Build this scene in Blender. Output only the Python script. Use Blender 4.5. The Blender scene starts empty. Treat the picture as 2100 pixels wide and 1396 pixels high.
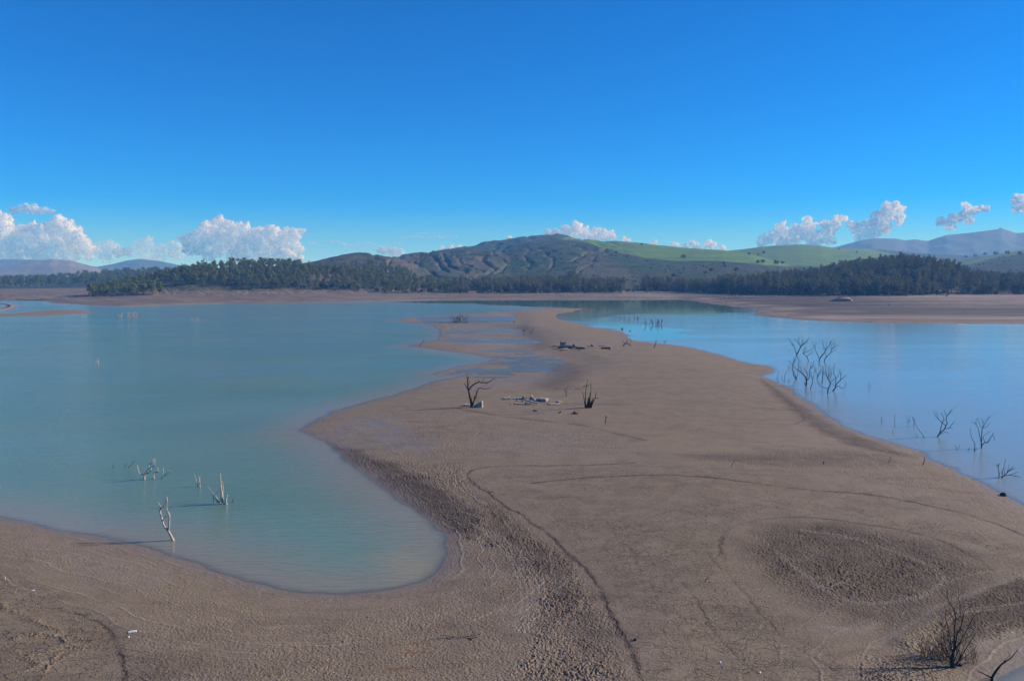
import bpy, math, random
import numpy as np
from mathutils import Vector
C = bpy.context
SC = C.scene
COL = SC.collection
R = math.radians
rng = np.random.default_rng(7)
random.seed(7)

# ------------------------------------------------------------------ camera model
W, H, F, YH, CAMZ = 2100.0, 1396.0, 1632.0, 557.0, 20.0
PITCH = math.atan((H/2-YH)/F)
CP, SP = math.cos(PITCH), math.sin(PITCH)

def ray(px, py):
    dx = (px-W/2)/F; dz = (H/2-py)/F
    return np.array([dx, CP+SP*dz, -SP+CP*dz])

def at(px, py, z=0.0):
    d = ray(px, py); t = (z-CAMZ)/d[2]
    return np.array([d[0]*t, d[1]*t, z])

def project(x, y, z):
    zz = z-CAMZ
    fwd = y*CP-zz*SP; up = y*SP+zz*CP
    return W/2+F*x/fwd, H/2-F*up/fwd

def poly_world(pts, z=0.0):
    return np.array([at(p[0], p[1], z)[:2] for p in pts])

# ------------------------------------------------------------------ numpy noise
def _hash(ix, iy, seed):
    h = (ix.astype(np.int64)*374761393 + iy.astype(np.int64)*668265263 + seed*1442695041) & 0xffffffff
    h = ((h ^ (h >> 13))*1274126177) & 0xffffffff
    h = ((h ^ (h >> 15))*2246822519) & 0xffffffff
    return ((h ^ (h >> 16)) & 0xffffff).astype(np.float32)/16777215.0

def vnoise(x, y, seed=0):
    ix = np.floor(x); iy = np.floor(y)
    fx = (x-ix).astype(np.float32); fy = (y-iy).astype(np.float32)
    fx = fx*fx*fx*(fx*(fx*6-15)+10); fy = fy*fy*fy*(fy*(fy*6-15)+10)
    a = _hash(ix, iy, seed); b = _hash(ix+1, iy, seed); c = _hash(ix, iy+1, seed); d = _hash(ix+1, iy+1, seed)
    return (a+(b-a)*fx)*(1-fy)+(c+(d-c)*fx)*fy          # 0..1

def fbm(x, y, oct=4, seed=0, gain=0.5):
    s = 0; a = 1; t = 0
    for o in range(oct):
        s = s+a*vnoise(x, y, seed+o*17); t += a
        x = x*2.03+13.7; y = y*2.03+7.1; a *= gain
    return s/t*2-1                                      # -1..1

def cell(x, y, seed=0):
    ix = np.floor(x); iy = np.floor(y)
    d1 = np.full(x.shape, 9.0, np.float32); d2 = d1.copy()
    for j in (-1, 0, 1):
        for i in (-1, 0, 1):
            cx = ix+i; cy = iy+j
            px = cx+_hash(cx, cy, seed); py = cy+_hash(cx, cy, seed+91)
            d = ((px-x)**2+(py-y)**2).astype(np.float32)
            m = d < d1
            d2 = np.where(m, d1, np.minimum(d2, d)); d1 = np.where(m, d, d1)
    return np.sqrt(d1), np.sqrt(d2)

def vnoise3(x, y, z, seed=0):
    iz = np.floor(z); fz = (z-iz).astype(np.float32); fz = fz*fz*(3-2*fz); o = 0
    s = np.unique(iz); r = np.zeros(x.shape, np.float32)
    for k in s:
        m = iz == k
        r[m] = vnoise(x[m]+k*17.31, y[m]-k*9.73, seed)*(1-fz[m])+vnoise(x[m]+(k+1)*17.31, y[m]-(k+1)*9.73, seed)*fz[m]
    return r
def fbm3(x, y, z, oct=3, seed=0):
    s = 0; a = 1; t = 0
    for o in range(oct):
        s = s+a*vnoise3(x, y, z, seed+o*13); t += a; a *= .5; x = x*2.03; y = y*2.03; z = z*2.03
    return s/t*2-1
def smooth(a, b, x):
    t = np.clip((x-a)/(b-a), 0, 1); return t*t*(3-2*t)

def seg_dist(pts, X, Y, closed):
    d = np.full(X.shape, 1e12, np.float32)
    n = len(pts)
    for i in range(n if closed else n-1):
        ax, ay = pts[i]; bx, by = pts[(i+1) % n]
        ux, uy = bx-ax, by-ay; L = ux*ux+uy*uy+1e-9
        t = np.clip(((X-ax)*ux+(Y-ay)*uy)/L, 0, 1)
        d = np.minimum(d, ((X-ax-t*ux)**2+(Y-ay-t*uy)**2).astype(np.float32))
    return np.sqrt(d)

def inside(pts, X, Y):
    r = np.zeros(X.shape, bool); n = len(pts)
    for i in range(n):
        ax, ay = pts[i]; bx, by = pts[(i+1) % n]
        if ay == by: continue
        c = ((ay > Y) != (by > Y)) & (X < (bx-ax)*(Y-ay)/(by-ay)+ax)
        r ^= c
    return r

def sdf(pts, X, Y):
    d = seg_dist(pts, X, Y, True)
    return np.where(inside(pts, X, Y), d, -d)

def curve(pts, per=6):
    """Catmull-Rom through the points (world or pixel pairs)."""
    P = np.array(pts, float); P = np.vstack([2*P[0]-P[1], P, 2*P[-1]-P[-2]])
    out = []
    for i in range(1, len(P)-2):
        p0, p1, p2, p3 = P[i-1:i+3]
        for k in range(per):
            t = k/per
            out.append(0.5*((2*p1)+(-p0+p2)*t+(2*p0-5*p1+4*p2-p3)*t*t+(-p0+3*p1-3*p2+p3)*t**3))
    out.append(P[-2]); return np.array(out)

# ------------------------------------------------------------------ object helpers
def mesh_from(name, verts, faces, mats, smooth_shade=True, attrs=None, mat_idx=None):
    me = bpy.data.meshes.new(name)
    verts = np.asarray(verts, np.float32)
    if isinstance(faces, np.ndarray):
        nf, k = faces.shape
        me.vertices.add(len(verts)); me.vertices.foreach_set('co', verts.ravel())
        me.loops.add(nf*k); me.loops.foreach_set('vertex_index', faces.astype(np.int32).ravel())
        me.polygons.add(nf)
        me.polygons.foreach_set('loop_start', np.arange(0, nf*k, k, dtype=np.int32))
        me.update(calc_edges=True)
    else:
        me.from_pydata([tuple(map(float, v)) for v in verts], [], faces)
        me.update()
    if smooth_shade:
        me.polygons.foreach_set('use_smooth', np.ones(len(me.polygons), bool))
    for m in (mats if isinstance(mats, (list, tuple)) else [mats]): me.materials.append(m)
    if mat_idx is not None: me.polygons.foreach_set('material_index', np.asarray(mat_idx, np.int32))
    for k, v in (attrs or {}).items():
        a = me.attributes.new(k, 'FLOAT', 'POINT'); a.data.foreach_set('value', np.asarray(v, np.float32).ravel())
    return me

def obj(name, me, parent=None, loc=None):
    o = bpy.data.objects.new(name, me); COL.objects.link(o)
    if parent is not None: o.parent = parent
    if loc is not None: o.location = loc
    return o

def tag(o, label, cat=None, group=None, kind=None):
    o['label'] = label
    if cat: o['category'] = cat
    if group: o['group'] = group
    if kind: o['kind'] = kind
    return o

def grid_faces(nr, nc):
    i = np.arange(nr*nc, dtype=np.int32).reshape(nr, nc)
    return np.stack([i[:-1, :-1], i[:-1, 1:], i[1:, 1:], i[1:, :-1]], -1).reshape(-1, 4)

# ------------------------------------------------------------------ node helpers
def new_mat(name):
    m = bpy.data.materials.new(name); m.use_nodes = True
    nt = m.node_tree; nt.nodes.clear()
    return m, nt
class N:
    def __init__(s, nt): s.nt = nt
    def n(s, typ, ins=None, **kw):
        x = s.nt.nodes.new(typ)
        for k, v in kw.items(): setattr(x, k, v)
        for k, v in (ins or {}).items():
            if isinstance(v, bpy.types.NodeSocket): s.nt.links.new(v, x.inputs[k])
            else: x.inputs[k].default_value = v
        return x
    def attr(s, name): return s.n('ShaderNodeAttribute', attribute_name=name).outputs['Fac']
    def math(s, op, a, b=0.0, c=None, clamp=False):
        ins = {0: a, 1: b}
        if c is not None: ins[2] = c
        x = s.n('ShaderNodeMath', ins, operation=op, use_clamp=clamp); return x.outputs[0]
    def mix(s, f, a, b, blend='MIX'):
        x = s.n('ShaderNodeMix', None, data_type='RGBA', blend_type=blend)
        for k, v in ((0, f), (6, a), (7, b)):
            if isinstance(v, bpy.types.NodeSocket): s.nt.links.new(v, x.inputs[k])
            elif k and len(v) == 3: x.inputs[k].default_value = (*v, 1)
            else: x.inputs[k].default_value = v
        return x.outputs[2]
    def rng(s, v, a, b, c=0.0, d=1.0, st='SMOOTHSTEP'):
        x = s.n('ShaderNodeMapRange', {0: v, 1: a, 2: b, 3: c, 4: d}, interpolation_type=st); return x.outputs[0]
    def noise(s, vec, scale, detail=4.0, rough=0.55, dist=0.0):
        return s.n('ShaderNodeTexNoise', {'Vector': vec, 'Scale': scale, 'Detail': detail, 'Roughness': rough, 'Distortion': dist}).outputs['Fac']
    def mapping(s, vec, scale=(1, 1, 1), rot=(0, 0, 0)):
        return s.n('ShaderNodeMapping', {'Vector': vec, 'Scale': scale, 'Rotation': rot}).outputs[0]
    def coord(s): return s.n('ShaderNodeTexCoord').outputs['Object']
    def out(s, surf): s.nt.links.new(surf, s.n('ShaderNodeOutputMaterial').inputs['Surface'])

# ------------------------------------------------------------------ camera, sun, sky
cam_d = bpy.data.cameras.new('camera'); cam = bpy.data.objects.new('camera', cam_d); COL.objects.link(cam)
cam_d.sensor_width = 36.0; cam_d.lens = 36.0*F/W; cam_d.clip_start = 0.5; cam_d.clip_end = 60000
cam.location = (0, 0, CAMZ); cam.rotation_euler = (math.pi/2-PITCH, 0, 0)
SC.camera = cam
SUN_EL, SUN_AZ = R(25.5), R(78.0)
sv = Vector((math.cos(SUN_EL)*math.sin(SUN_AZ), math.cos(SUN_EL)*math.cos(SUN_AZ), math.sin(SUN_EL)))
sl = bpy.data.lights.new('sun', 'SUN'); sl.energy = 5.0; sl.angle = R(0.5); sl.color = (1.0, 0.93, 0.83)
so = bpy.data.objects.new('sun', sl); COL.objects.link(so); so.rotation_euler = sv.to_track_quat('Z', 'Y').to_euler()
so.location = (200, 60, 300)

world = bpy.data.worlds.new('World'); SC.world = world; world.use_nodes = True
wn = N(world.node_tree); world.node_tree.nodes.clear()
sky = wn.n('ShaderNodeTexSky', sky_type='NISHITA', sun_disc=False, sun_elevation=SUN_EL, sun_rotation=SUN_AZ,
           altitude=4000.0, air_density=1.0, dust_density=0.12, ozone_density=10.0)
hs = wn.n('ShaderNodeHueSaturation', {'Hue': 0.5, 'Saturation': 1.2, 'Value': 1.0, 'Color': sky.outputs[0]})
tint = wn.mix(1.0, hs.outputs[0], (0.94, 0.97, 1.0), 'MULTIPLY')
bg = wn.n('ShaderNodeBackground', {'Color': tint, 'Strength': 0.138})
wo = wn.n('ShaderNodeOutputWorld'); world.node_tree.links.new(bg.outputs[0], wo.inputs['Surface'])

SC.view_settings.view_transform = 'Standard'; SC.view_settings.look = 'None'
SC.view_settings.exposure = 0.4; SC.view_settings.gamma = 1.0; SC.view_settings.use_curve_mapping = False
SC.render.engine = 'CYCLES'
cy = SC.cycles
cy.use_denoising = True
cy.max_bounces = 6; cy.diffuse_bounces = 2; cy.glossy_bounces = 3; cy.transmission_bounces = 4
cy.transparent_max_bounces = 24; cy.volume_bounces = 0
cy.caustics_reflective = False; cy.caustics_refractive = False
cy.sample_clamp_indirect = 4.0

# ------------------------------------------------------------------ land outlines (traced, then laid on the water plane)
SPIT = [(-900,1010),(-300,1030),(0,1060),(60,1074),(130,1090),(200,1101),(260,1114),(320,1131),(380,1149),(440,1171),(500,1191),
 (560,1206),(620,1216),(690,1219),(760,1214),(820,1205),(870,1190),(903,1165),(918,1135),(912,1102),(888,1072),(850,1046),
 (810,1018),(780,993),(740,963),(705,940),(690,920),(665,903),(640,893),(617,882),(640,868),(690,843),(740,829),(800,812),
 (850,797),(900,781),(960,768),(960,765),(925,771),(888,769),(900,762),(935,753),(960,750),(1000,742),(1020,737),(1040,737),(990,731),(975,727),
 (935,722),(900,717),(880,714),(836,710),(850,707),(880,701),(900,697),(905,691),(908,680),(900,675),(885,668),(872,666),
 (850,661),(830,659),(806,657),(830,654),(870,650),(900,647),(935,645),(1000,641),(1050,638),(1080,635),(1130,632),(1200,633),
 (1175,639),(1145,643),(1135,649),(1150,655),(1175,661),(1220,671),(1260,678),(1283,681),(1284,688),(1296,698),(1345,704),(1400,709),(1440,718),(1480,729),(1510,739),
 (1540,745),(1575,750),(1590,757),(1590,763),(1570,768),(1560,771),(1580,778),(1620,797),(1640,812),(1665,832),(1690,850),(1720,869),(1770,888),
 (1830,908),(1870,921),(1895,929),(1902,942),(1935,955),(1962,960),(1957,967),(2000,985),(2030,1003),(2060,1017),(2100,1036),
 (2200,1085),(2350,1150),(2600,1260),(3200,1500),(3200,3000),(-2000,3000),(-2000,1010)]
spit_w = poly_world(SPIT)
spit_w[-3:] = [(60, 4), (60, -30), (-80, -30)]
spit_w = np.vstack([spit_w, [(-140, 20)]])
POND = curve(poly_world([(2046,1400),(2062,1384),(2085,1366),(2100,1354),(2160,1318),(2250,1285),(2330,1290),(2370,1340),(2330,1420),(2240,1490),(2150,1520),(2080,1490),(2050,1440),(2046,1400)]), 4)[:-1]
FAR = [(-700,596),(-300,602),(-100,605),(0,606),(60,607),(130,607.5),(170,608),(120,612),(92,617),(112,621),(150,623.5),(190,625.5),(240,628),(290,627),(330,626),
 (400,624),(460,622),(560,621.5),(700,620),(800,617.5),(900,615),(1000,614.5),(1120,614),(1200,614),(1300,614),(1390,613),(1420,617),(1450,622),(1490,626),
 (1530,632),(1575,636),(1545,641),(1540,645),(1570,649),(1600,652),(1650,656),(1720,659),(1800,661.5),(1900,663),(2100,664),(2500,664),(3300,664)]
far_w = poly_world(FAR)
far_w = np.vstack([far_w, [(2600, 380), (6500, 4000), (6500, 9000), (-6500, 9000), (-6500, 1400), (-1500, 900)]])
TONGUE = [(-200,655),(-40,650),(10,648),(80,647),(160,644),(188,641.5),(185,639),(150,636),(110,636),(60,640),(20,643),(-60,646),(-220,650)]
tong_w = poly_world(TONGUE)
LOOP = [(-40,641),(0,637),(20,632),(32,628.5),(25,624.5),(10,622.5),(-20,622),(-22,623),(5,624),(16,626.5),(12,630),(0,634),(-40,638)]
loop_w = poly_world(LOOP)
TONG2 = [(125,632),(200,628),(280,628),(300,631),(250,634),(190,638),(185,636),(150,634)]

# shallow puddles on the spit: (outline, mean level, ripple height)
POOLS = [
 ([(862,655),(885,651),(930,648),(1000,646.5),(1048,645.5),(1053,655),(1050,661),(960,662.5),(880,662.5)], -0.05, 0.10),
 ([(925,673),(950,671),(1000,671),(1058,676),(1078,686),(1098,703),(1060,707),(1000,702),(950,702),(922,700),(918,697),(938,688),(928,680)], -0.03, 0.20),
 ([(1040,752),(1060,746),(1105,741),(1140,742),(1152,750),(1140,757),(1100,765),(1040,771),(1000,776),(965,778),(985,768)], -0.03, 0.10),
 ([(905,766),(940,756),(975,752),(985,757),(960,763),(925,770)], -0.03, 0.12),
 ([(980,722),(1030,716),(1090,720),(1130,731),(1105,742),(1060,745),(1030,737),(1000,728)], 0.03, 0.12),
]
POOLS = [(poly_world(p), a, b) for p, a, b in POOLS]

def land_sdf(X, Y):
    rr = np.hypot(X, Y)
    s1 = np.minimum(sdf(spit_w, X, Y), -sdf(POND, X, Y))
    s2 = sdf(far_w, X, Y)
    s3 = sdf(tong_w, X, Y); s4 = sdf(loop_w, X, Y)
    return s1, s2, s3, s4

MOUNDS = []   # (x, y, radius, height)
def ground_z(X, Y, parts=False):
    X = np.asarray(X, float); Y = np.asarray(Y, float)
    rr = np.hypot(X, Y)
    s1, s2, s3, s4 = land_sdf(X, Y)
    wob = fbm(X/2.2, Y/2.2, 3, 5)*(0.14+0.0022*rr)+fbm(X/0.6, Y/0.6, 3, 6)*0.10*smooth(160, 80, rr)+fbm(X/9.0, Y/9.0, 2, 8)*(0.1+0.004*rr)*smooth(30, 90, rr)
    s1n = s1+wob*smooth(9, 0, np.abs(s1)-2)
    s2n = s2+wob*1.5
    z1 = np.where(s1n > 0, 0.95*(1-np.exp(-s1n/13.0)), -1.3*(1-np.exp(s1n/9.0)))
    bank = smooth(8, 40, s2n)
    z2 = np.where(s2n > 0, 0.35*(1-np.exp(-s2n/4.0))+2.4*(1-np.exp(-s2n/45.0)), -1.3*(1-np.exp(s2n/9.0)))
    z3 = np.where(s3 > 0, 0.35*(1-np.exp(-s3/4.0)), -1.3*(1-np.exp(s3/9.0)))
    z4 = np.where(s4 > 0, 0.5*(1-np.exp(-s4/3.0)), -1.3*(1-np.exp(s4/9.0)))
    z = np.maximum(np.maximum(z1, z2), np.maximum(z3, z4))
    # gentle relief on dry land
    z = z+smooth(1.0, 8.0, np.maximum(s1, s2))*fbm(X/7.0, Y/7.0, 3, 21)*0.05
    pool = np.zeros(X.shape, np.float32)
    near = (rr > 80) & (rr < 420)
    if near.any():
        for p, lvl, amp in POOLS:
            sp = sdf(p, X, Y)
            m = smooth(-13.0, 1.0, sp)*smooth(0.2, 2.0, s1n)
            zz = lvl+amp*1.3*fbm(X/24.0, Y/5.0, 3, 33)+amp*0.25*fbm(X/1.1, Y/1.1, 2, 39)
            z = z*(1-m)+zz*m; pool = np.maximum(pool, m)
    # far shore: eroded ledges and rubble
    z = z+smooth(4, 18, s2)*smooth(900, 700, rr)*(np.abs(fbm(X/14.0, Y/5.0, 3, 51))*0.5-0.1)*smooth(350, 480, rr)
    for (mx, my, mr, mh) in MOUNDS:
        d = np.hypot(X-mx, Y-my); z = z+mh*np.exp(-(d/mr)**2)
    if parts: return z, s1, s2, s3, s4, pool
    return z

def gz(x, y): return float(ground_z(np.array([x]), np.array([y]))[0])
def at_ground(px, py):
    z = 0.5
    for _ in range(5):
        p = at(px, py, z); z = max(gz(p[0], p[1]), 0.0)
    return np.array([p[0], p[1], z])
# ------------------------------------------------------------------ ground mesh (one sheet, fine where it is near)
def axis_az(dense, half, wide, side):
    c = np.linspace(-half, half, dense)
    l = np.linspace(-wide, -half, side+1)[:-1]
    return np.concatenate([l, c, -l[::-1]])
az = axis_az(1500, R(37.5), R(80), 40)
ys = np.concatenate([np.linspace(2600, 1480, 60)[:-1], np.linspace(1480, 640, 860)[:-1], np.linspace(640, 596, 110)])
rr1 = CAMZ*F/(ys-YH)*0.995
rr2 = np.geomspace(rr1[-1], 5600, 46)[1:]
rad = np.concatenate([rr1, rr2])
A_, R_ = np.meshgrid(az, rad)
R_ = R_/np.maximum(np.cos(A_), 0.6)
GX, GY = R_*np.sin(A_), R_*np.cos(A_)
gzv, s1, s2, s3, s4, pool = ground_z(GX, GY, True)
far_drop = smooth(900, 1300, np.hypot(GX, GY))
gzv = gzv-far_drop*6.0

def line_w(pts, per=5):
    c = curve(pts, per); return np.array([at_ground_fast(p[0], p[1]) for p in c])
def at_ground_fast(px, py): return at(px, py, 0.75)[:2]
def near_box(P, X, Y, m):
    return np.nonzero((X > P[:, 0].min()-m) & (X < P[:, 0].max()+m) & (Y > P[:, 1].min()-m) & (Y < P[:, 1].max()+m))[0]
def band(pts, w, X, Y, per=3):
    P = line_w(pts, per); o = np.zeros(X.shape, np.float32); k = near_box(P, X, Y, 3*w)
    o[k] = np.exp(-(seg_dist(P, X[k], Y[k], False)/w)**2); return o
def region(pts, X, Y, soft):
    P = np.array([at_ground_fast(*p) for p in curve(pts+[pts[0]], 3)[:-1]])
    o = np.zeros(X.shape, np.float32); k = near_box(P, X, Y, soft+0.5)
    o[k] = smooth(-soft, soft, sdf(P, X[k], Y[k])); return o
import time; _t0 = time.time()
def tick(s): print('TICK', s, round(time.time()-_t0, 1))

tick('ground_z')
NEAR = (np.hypot(GX, GY) < 330) & (np.abs(A_) < R(38)) & (s1 > -3)
nx, ny = GX[NEAR], GY[NEAR]
nr = np.hypot(nx, ny)
ws1 = s1[NEAR]
jx = nx+fbm(nx/2.5, ny/2.5, 3, 61)*0.9; jy = ny+fbm(nx/2.5, ny/2.5, 3, 62)*0.9     # ragged edges for every mask
LINES = [  # dried shore lines: thin dark steps in the mud
 ([(938,838),(1000,848),(1060,857),(1130,866),(1200,875),(1260,890),(1320,903)], 0.55, 0.8),
 ([(1325,1440),(1310,1396),(1292,1330),(1270,1280),(1240,1220),(1210,1170),(1160,1120),(1120,1085),(1070,1050),(1010,1010),(975,985),(958,970),(972,957),(1020,951),(1100,952),(1200,953),(1300,950)], 0.26, 1.0),
 ([(1085,986),(1200,978),(1300,975),(1390,975),(1480,982),(1580,995),(1680,1005),(1780,1010),(1880,1025),(1980,1045),(2060,1070),(2110,1092)], 0.20, 1.0),
 ([(1560,770),(1600,800),(1640,838),(1646,852),(1632,862),(1590,866),(1450,864)], 0.30, 0.6),
 ([(1470,764),(1530,768),(1570,780)], 0.3, 0.5),
 ([(252,1420),(256,1370),(246,1325),(225,1285),(190,1255),(150,1243)], 0.14, 0.9),
 ([(1478,1135),(1490,1090),(1530,1072),(1600,1060),(1700,1064),(1790,1075),(1900,1095),(1990,1130),(2040,1160)], 0.20, 0.75),
 ([(1440,1110),(1465,1150),(1520,1200),(1560,1250),(1620,1310),(1700,1350),(1760,1390)], 0.11, 0.5),
 ([(1400,1190),(1440,1250),(1480,1310),(1560,1370),(1600,1396)], 0.12, 0.6),
 ([(1225,1050),(1290,1120),(1330,1190),(1370,1260),(1420,1330),(1430,1396)], 0.10, 0.35),
 ([(1130,796),(1180,800),(1210,797)], 0.25, 0.3),
]
ln = np.zeros(nx.shape, np.float32)
lx = nx+fbm(nx/0.7, ny/0.7, 3, 63)*0.16+fbm(nx/3, ny/3, 2, 65)*0.22; ly = ny+fbm(nx/0.7, ny/0.7, 3, 64)*0.16+fbm(nx/3, ny/3, 2, 66)*0.22
for pts, w, k in LINES:
    wv_ = w*0.62*np.maximum(1, nr/90)**0.5
    bk = smooth(-0.35, 0.25, fbm(nx/1.6+pts[0][0], ny/1.6, 3, 67)+k*0.75-0.45)
    o_ = band(pts, w*(0.62 if w > .24 else 0.95), lx, ly)
    ln = np.maximum(ln, k*o_*(0.35+0.65*bk))
rough = np.zeros(nx.shape, np.float32)
ROUGH = [
 ([(640,896),(690,898),(760,925),(860,940),(940,950),(975,992),(1060,1050),(1150,1120),(1200,1170),(1235,1230),(1265,1290),(1290,1350),(1310,1420),(1080,1420),(1060,1320),(1090,1230),(1040,1140),(960,1090),(900,1055),(830,1010),(760,955),(700,920)], 1.0, 0.95),
 ([(930,1080),(1040,1140),(1090,1230),(1060,1320),(1080,1420),(640,1420),(560,1300),(700,1250),(880,1215),(945,1160)], 1.6, 0.36),
 ([(330,1180),(560,1240),(640,1420),(330,1420),(290,1330)], 1.6, 0.36),
 ([(0,1080),(200,1120),(420,1200),(350,1230),(150,1160),(0,1130)], 0.8, 0.3),
 ([(1520,1110),(1580,1078),(1680,1068),(1800,1085),(1920,1110),(2000,1140),(2030,1170),(2000,1210),(1920,1245),(1800,1265),(1700,1245),(1620,1200),(1550,1150)], 1.8, 0.85),
 ([(1870,1280),(1950,1230),(2030,1200),(2120,1165),(2130,1260),(2040,1290),(1960,1330),(1860,1420),(1700,1420),(1790,1340)], 0.7, 1.0),
 ([(1400,935),(1600,920),(1760,915),(1880,935),(1950,970),(2060,1030),(2110,1060),(2000,1030),(1900,1000),(1780,985),(1600,965),(1450,955)], 1.6, 0.55),
 ([(1560,772),(1610,800),(1680,845),(1780,893),(1900,940),(1830,935),(1740,905),(1660,865),(1600,815)], 1.0, 0.6),
 ([(660,880),(760,840),(880,815),(940,840),(1100,870),(1250,895),(1250,925),(1000,925),(860,935),(700,905)], 2.0, 0.5),
 ([(1080,720),(1160,725),(1230,740),(1190,790),(1120,805),(1080,790),(1120,760)], 2.5, 0.4),
]
for pts, sft, k in ROUGH: rough = np.maximum(rough, k*region(pts, jx, jy, sft))
ring = band([(1640,1085),(1720,1095),(1800,1115),(1900,1150),(1935,1175),(1900,1205),(1830,1222),(1760,1225),(1700,1205),(1640,1165),(1595,1130)], 0.22, jx*.3+nx*.7, jy*.3+ny*.7)*0.40
ring = np.maximum(ring, 0.4*band([(1785,1312),(1850,1275),(1950,1220),(2040,1190),(2110,1165)], 0.22, jx*.3+nx*.7, jy*.3+ny*.7))
ring = np.maximum(ring, 0.4*band([(1940,1345),(1990,1315),(2050,1285),(2110,1265)], 0.22, jx*.3+nx*.7, jy*.3+ny*.7))
ring = np.maximum(ring, 0.45*band([(1680,1270),(1760,1280),(1800,1262)], 0.3, nx, ny))
for k, sh in enumerate((0, 14, 28, 44, 60)):     # wave-washed strand lines fanning round the bay
    ring = np.maximum(ring, 0.55*band([(960+sh,1055+sh*.4),(1010+sh,1090+sh*.5),(1050+sh*.8,1140+sh*.4),(1068+sh*.8,1190),(1070+sh*.7,1240),(1050+sh*.6,1290)], 0.08, jx*.12+nx*.88, jy*.12+ny*.88))
sheen = np.zeros(nx.shape, np.float32)
for pts, sft, k in [
 ([(640,880),(720,850),(800,850),(835,870),(880,895),(910,912),(850,925),(760,912),(700,905)], 2.0, 0.85),
 ([(950,902),(1100,888),(1200,905),(1180,932),(1050,940),(980,922)], 2.5, 0.45),
 ([(900,800),(1000,775),(1120,752),(1170,745),(1150,775),(1040,790)], 2.5, 0.7),
 ([(960,712),(1100,710),(1130,728),(1050,735)], 4.0, 0.6),
 ([(900,660),(1050,650),(1090,680),(1110,705),(940,712)], 6.0, 0.7),
 ([(60,1100),(200,1120),(330,1165),(300,1190),(150,1150)], 1.0, 0.45),
 ([(1180,698),(1250,698),(1250,708),(1180,706)], 3.0, 0.5)]:
    sheen = np.maximum(sheen, k*region(pts, jx, jy, sft))
wet = np.maximum(smooth(1.6+0.012*nr, 0.0, ws1+fbm(nx/1.3, ny/1.3, 2, 71)*0.5), 0)
dark = np.zeros(nx.shape, np.float32)     # damp dark mud
for pts, sft, k in [
 ([(640,896),(690,898),(760,925),(900,985),(990,1060),(960,1090),(900,1055),(830,1010),(760,955)], 0.9, 0.9),
 ([(960,1000),(1060,1060),(1160,1140),(1215,1230),(1250,1330),(1190,1330),(1130,1210),(1040,1120)], 1.2, 0.6),
 ([(1520,1110),(1580,1078),(1680,1068),(1800,1085),(1920,1110),(2000,1140),(2030,1170),(2000,1210),(1920,1245),(1800,1265),(1700,1245),(1620,1200),(1550,1150)], 2.0, 0.75),
 ([(1900,1270),(1990,1215),(2110,1180),(2120,1255),(2040,1275),(1960,1310)], 0.7, 0.9),
 ([(1560,772),(1610,800),(1680,845),(1780,893),(1870,925),(1740,905),(1660,865),(1600,815)], 1.0, 0.7),
 ([(1090,725),(1160,735),(1200,765),(1150,800),(1100,790),(1130,760)], 3.0, 0.6),
 ([(1080,655),(1110,690),(1130,705),(1100,708),(1060,675)], 4.0, 0.6),
 ([(1400,935),(1600,925),(1760,920),(1860,940),(1700,955),(1500,950)], 1.6, 0.4)]:
    dark = np.maximum(dark, k*region(pts, jx, jy, sft))
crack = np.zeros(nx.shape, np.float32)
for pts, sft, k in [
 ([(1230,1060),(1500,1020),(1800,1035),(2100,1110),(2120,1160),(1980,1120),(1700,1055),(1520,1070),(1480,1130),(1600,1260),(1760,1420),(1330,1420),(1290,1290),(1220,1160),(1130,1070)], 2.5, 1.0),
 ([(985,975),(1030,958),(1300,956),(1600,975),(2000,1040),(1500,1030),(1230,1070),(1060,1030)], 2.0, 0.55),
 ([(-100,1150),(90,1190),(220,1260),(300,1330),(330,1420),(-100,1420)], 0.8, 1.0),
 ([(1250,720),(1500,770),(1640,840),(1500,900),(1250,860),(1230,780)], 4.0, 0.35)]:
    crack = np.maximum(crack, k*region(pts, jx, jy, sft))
track = np.zeros(nx.shape, np.float32)   # trampled rows of clods, lower left
for pts, w in [([(0,1232),(40,1258),(110,1290),(130,1310),(120,1345),(100,1370),(80,1400)], 0.22), ([(20,1305),(70,1298),(130,1300),(190,1312)], 0.25),
               ([(0,1330),(60,1340),(120,1322),(170,1322),(230,1312)], 0.25), ([(0,1350),(60,1345),(110,1352),(160,1330)], 0.2), ([(0,1388),(50,1372),(100,1350)], 0.2)]:
    track = np.maximum(track, band(pts, w, jx*.5+nx*.5, jy*.5+ny*.5))
rust = np.zeros(nx.shape, np.float32)
for pts, w in [([(800,1312),(850,1309),(880,1311)], .05), ([(825,1331),(848,1328),(885,1330)], .07), ([(795,1364),(826,1362),(845,1360)], .08), ([(836,1322),(846,1330),(842,1336)], .06), ([(815,1377),(835,1376)], .05)]:
    rust = np.maximum(rust, band(pts, w, jx*.1+nx*.9, jy*.1+ny*.9))
tick('masks')
# strand lines left by the falling water, parallel to the shore
sv_ = ws1+fbm(nx/5.0, ny/5.0, 3, 141)*0.9+fbm(nx/0.8, ny/0.8, 2, 142)*0.07
strand = np.zeros(nx.shape, np.float32)
for k in range(26):
    p_ = 0.5+k*0.42+0.25*math.sin(k*2.3)+0.012*k*k; w_ = 0.05+0.03*((k*7) % 5)/5
    on = smooth(-0.15, 0.35, fbm(nx/4.0+k*3.1, ny/4.0, 3, 150+k))
    strand = np.maximum(strand, on*np.exp(-((sv_-p_)/w_)**2)*(0.4+0.6*((k*3) % 4)/3))
strand *= smooth(150, 70, nr)*smooth(14, 8, ws1)
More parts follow.
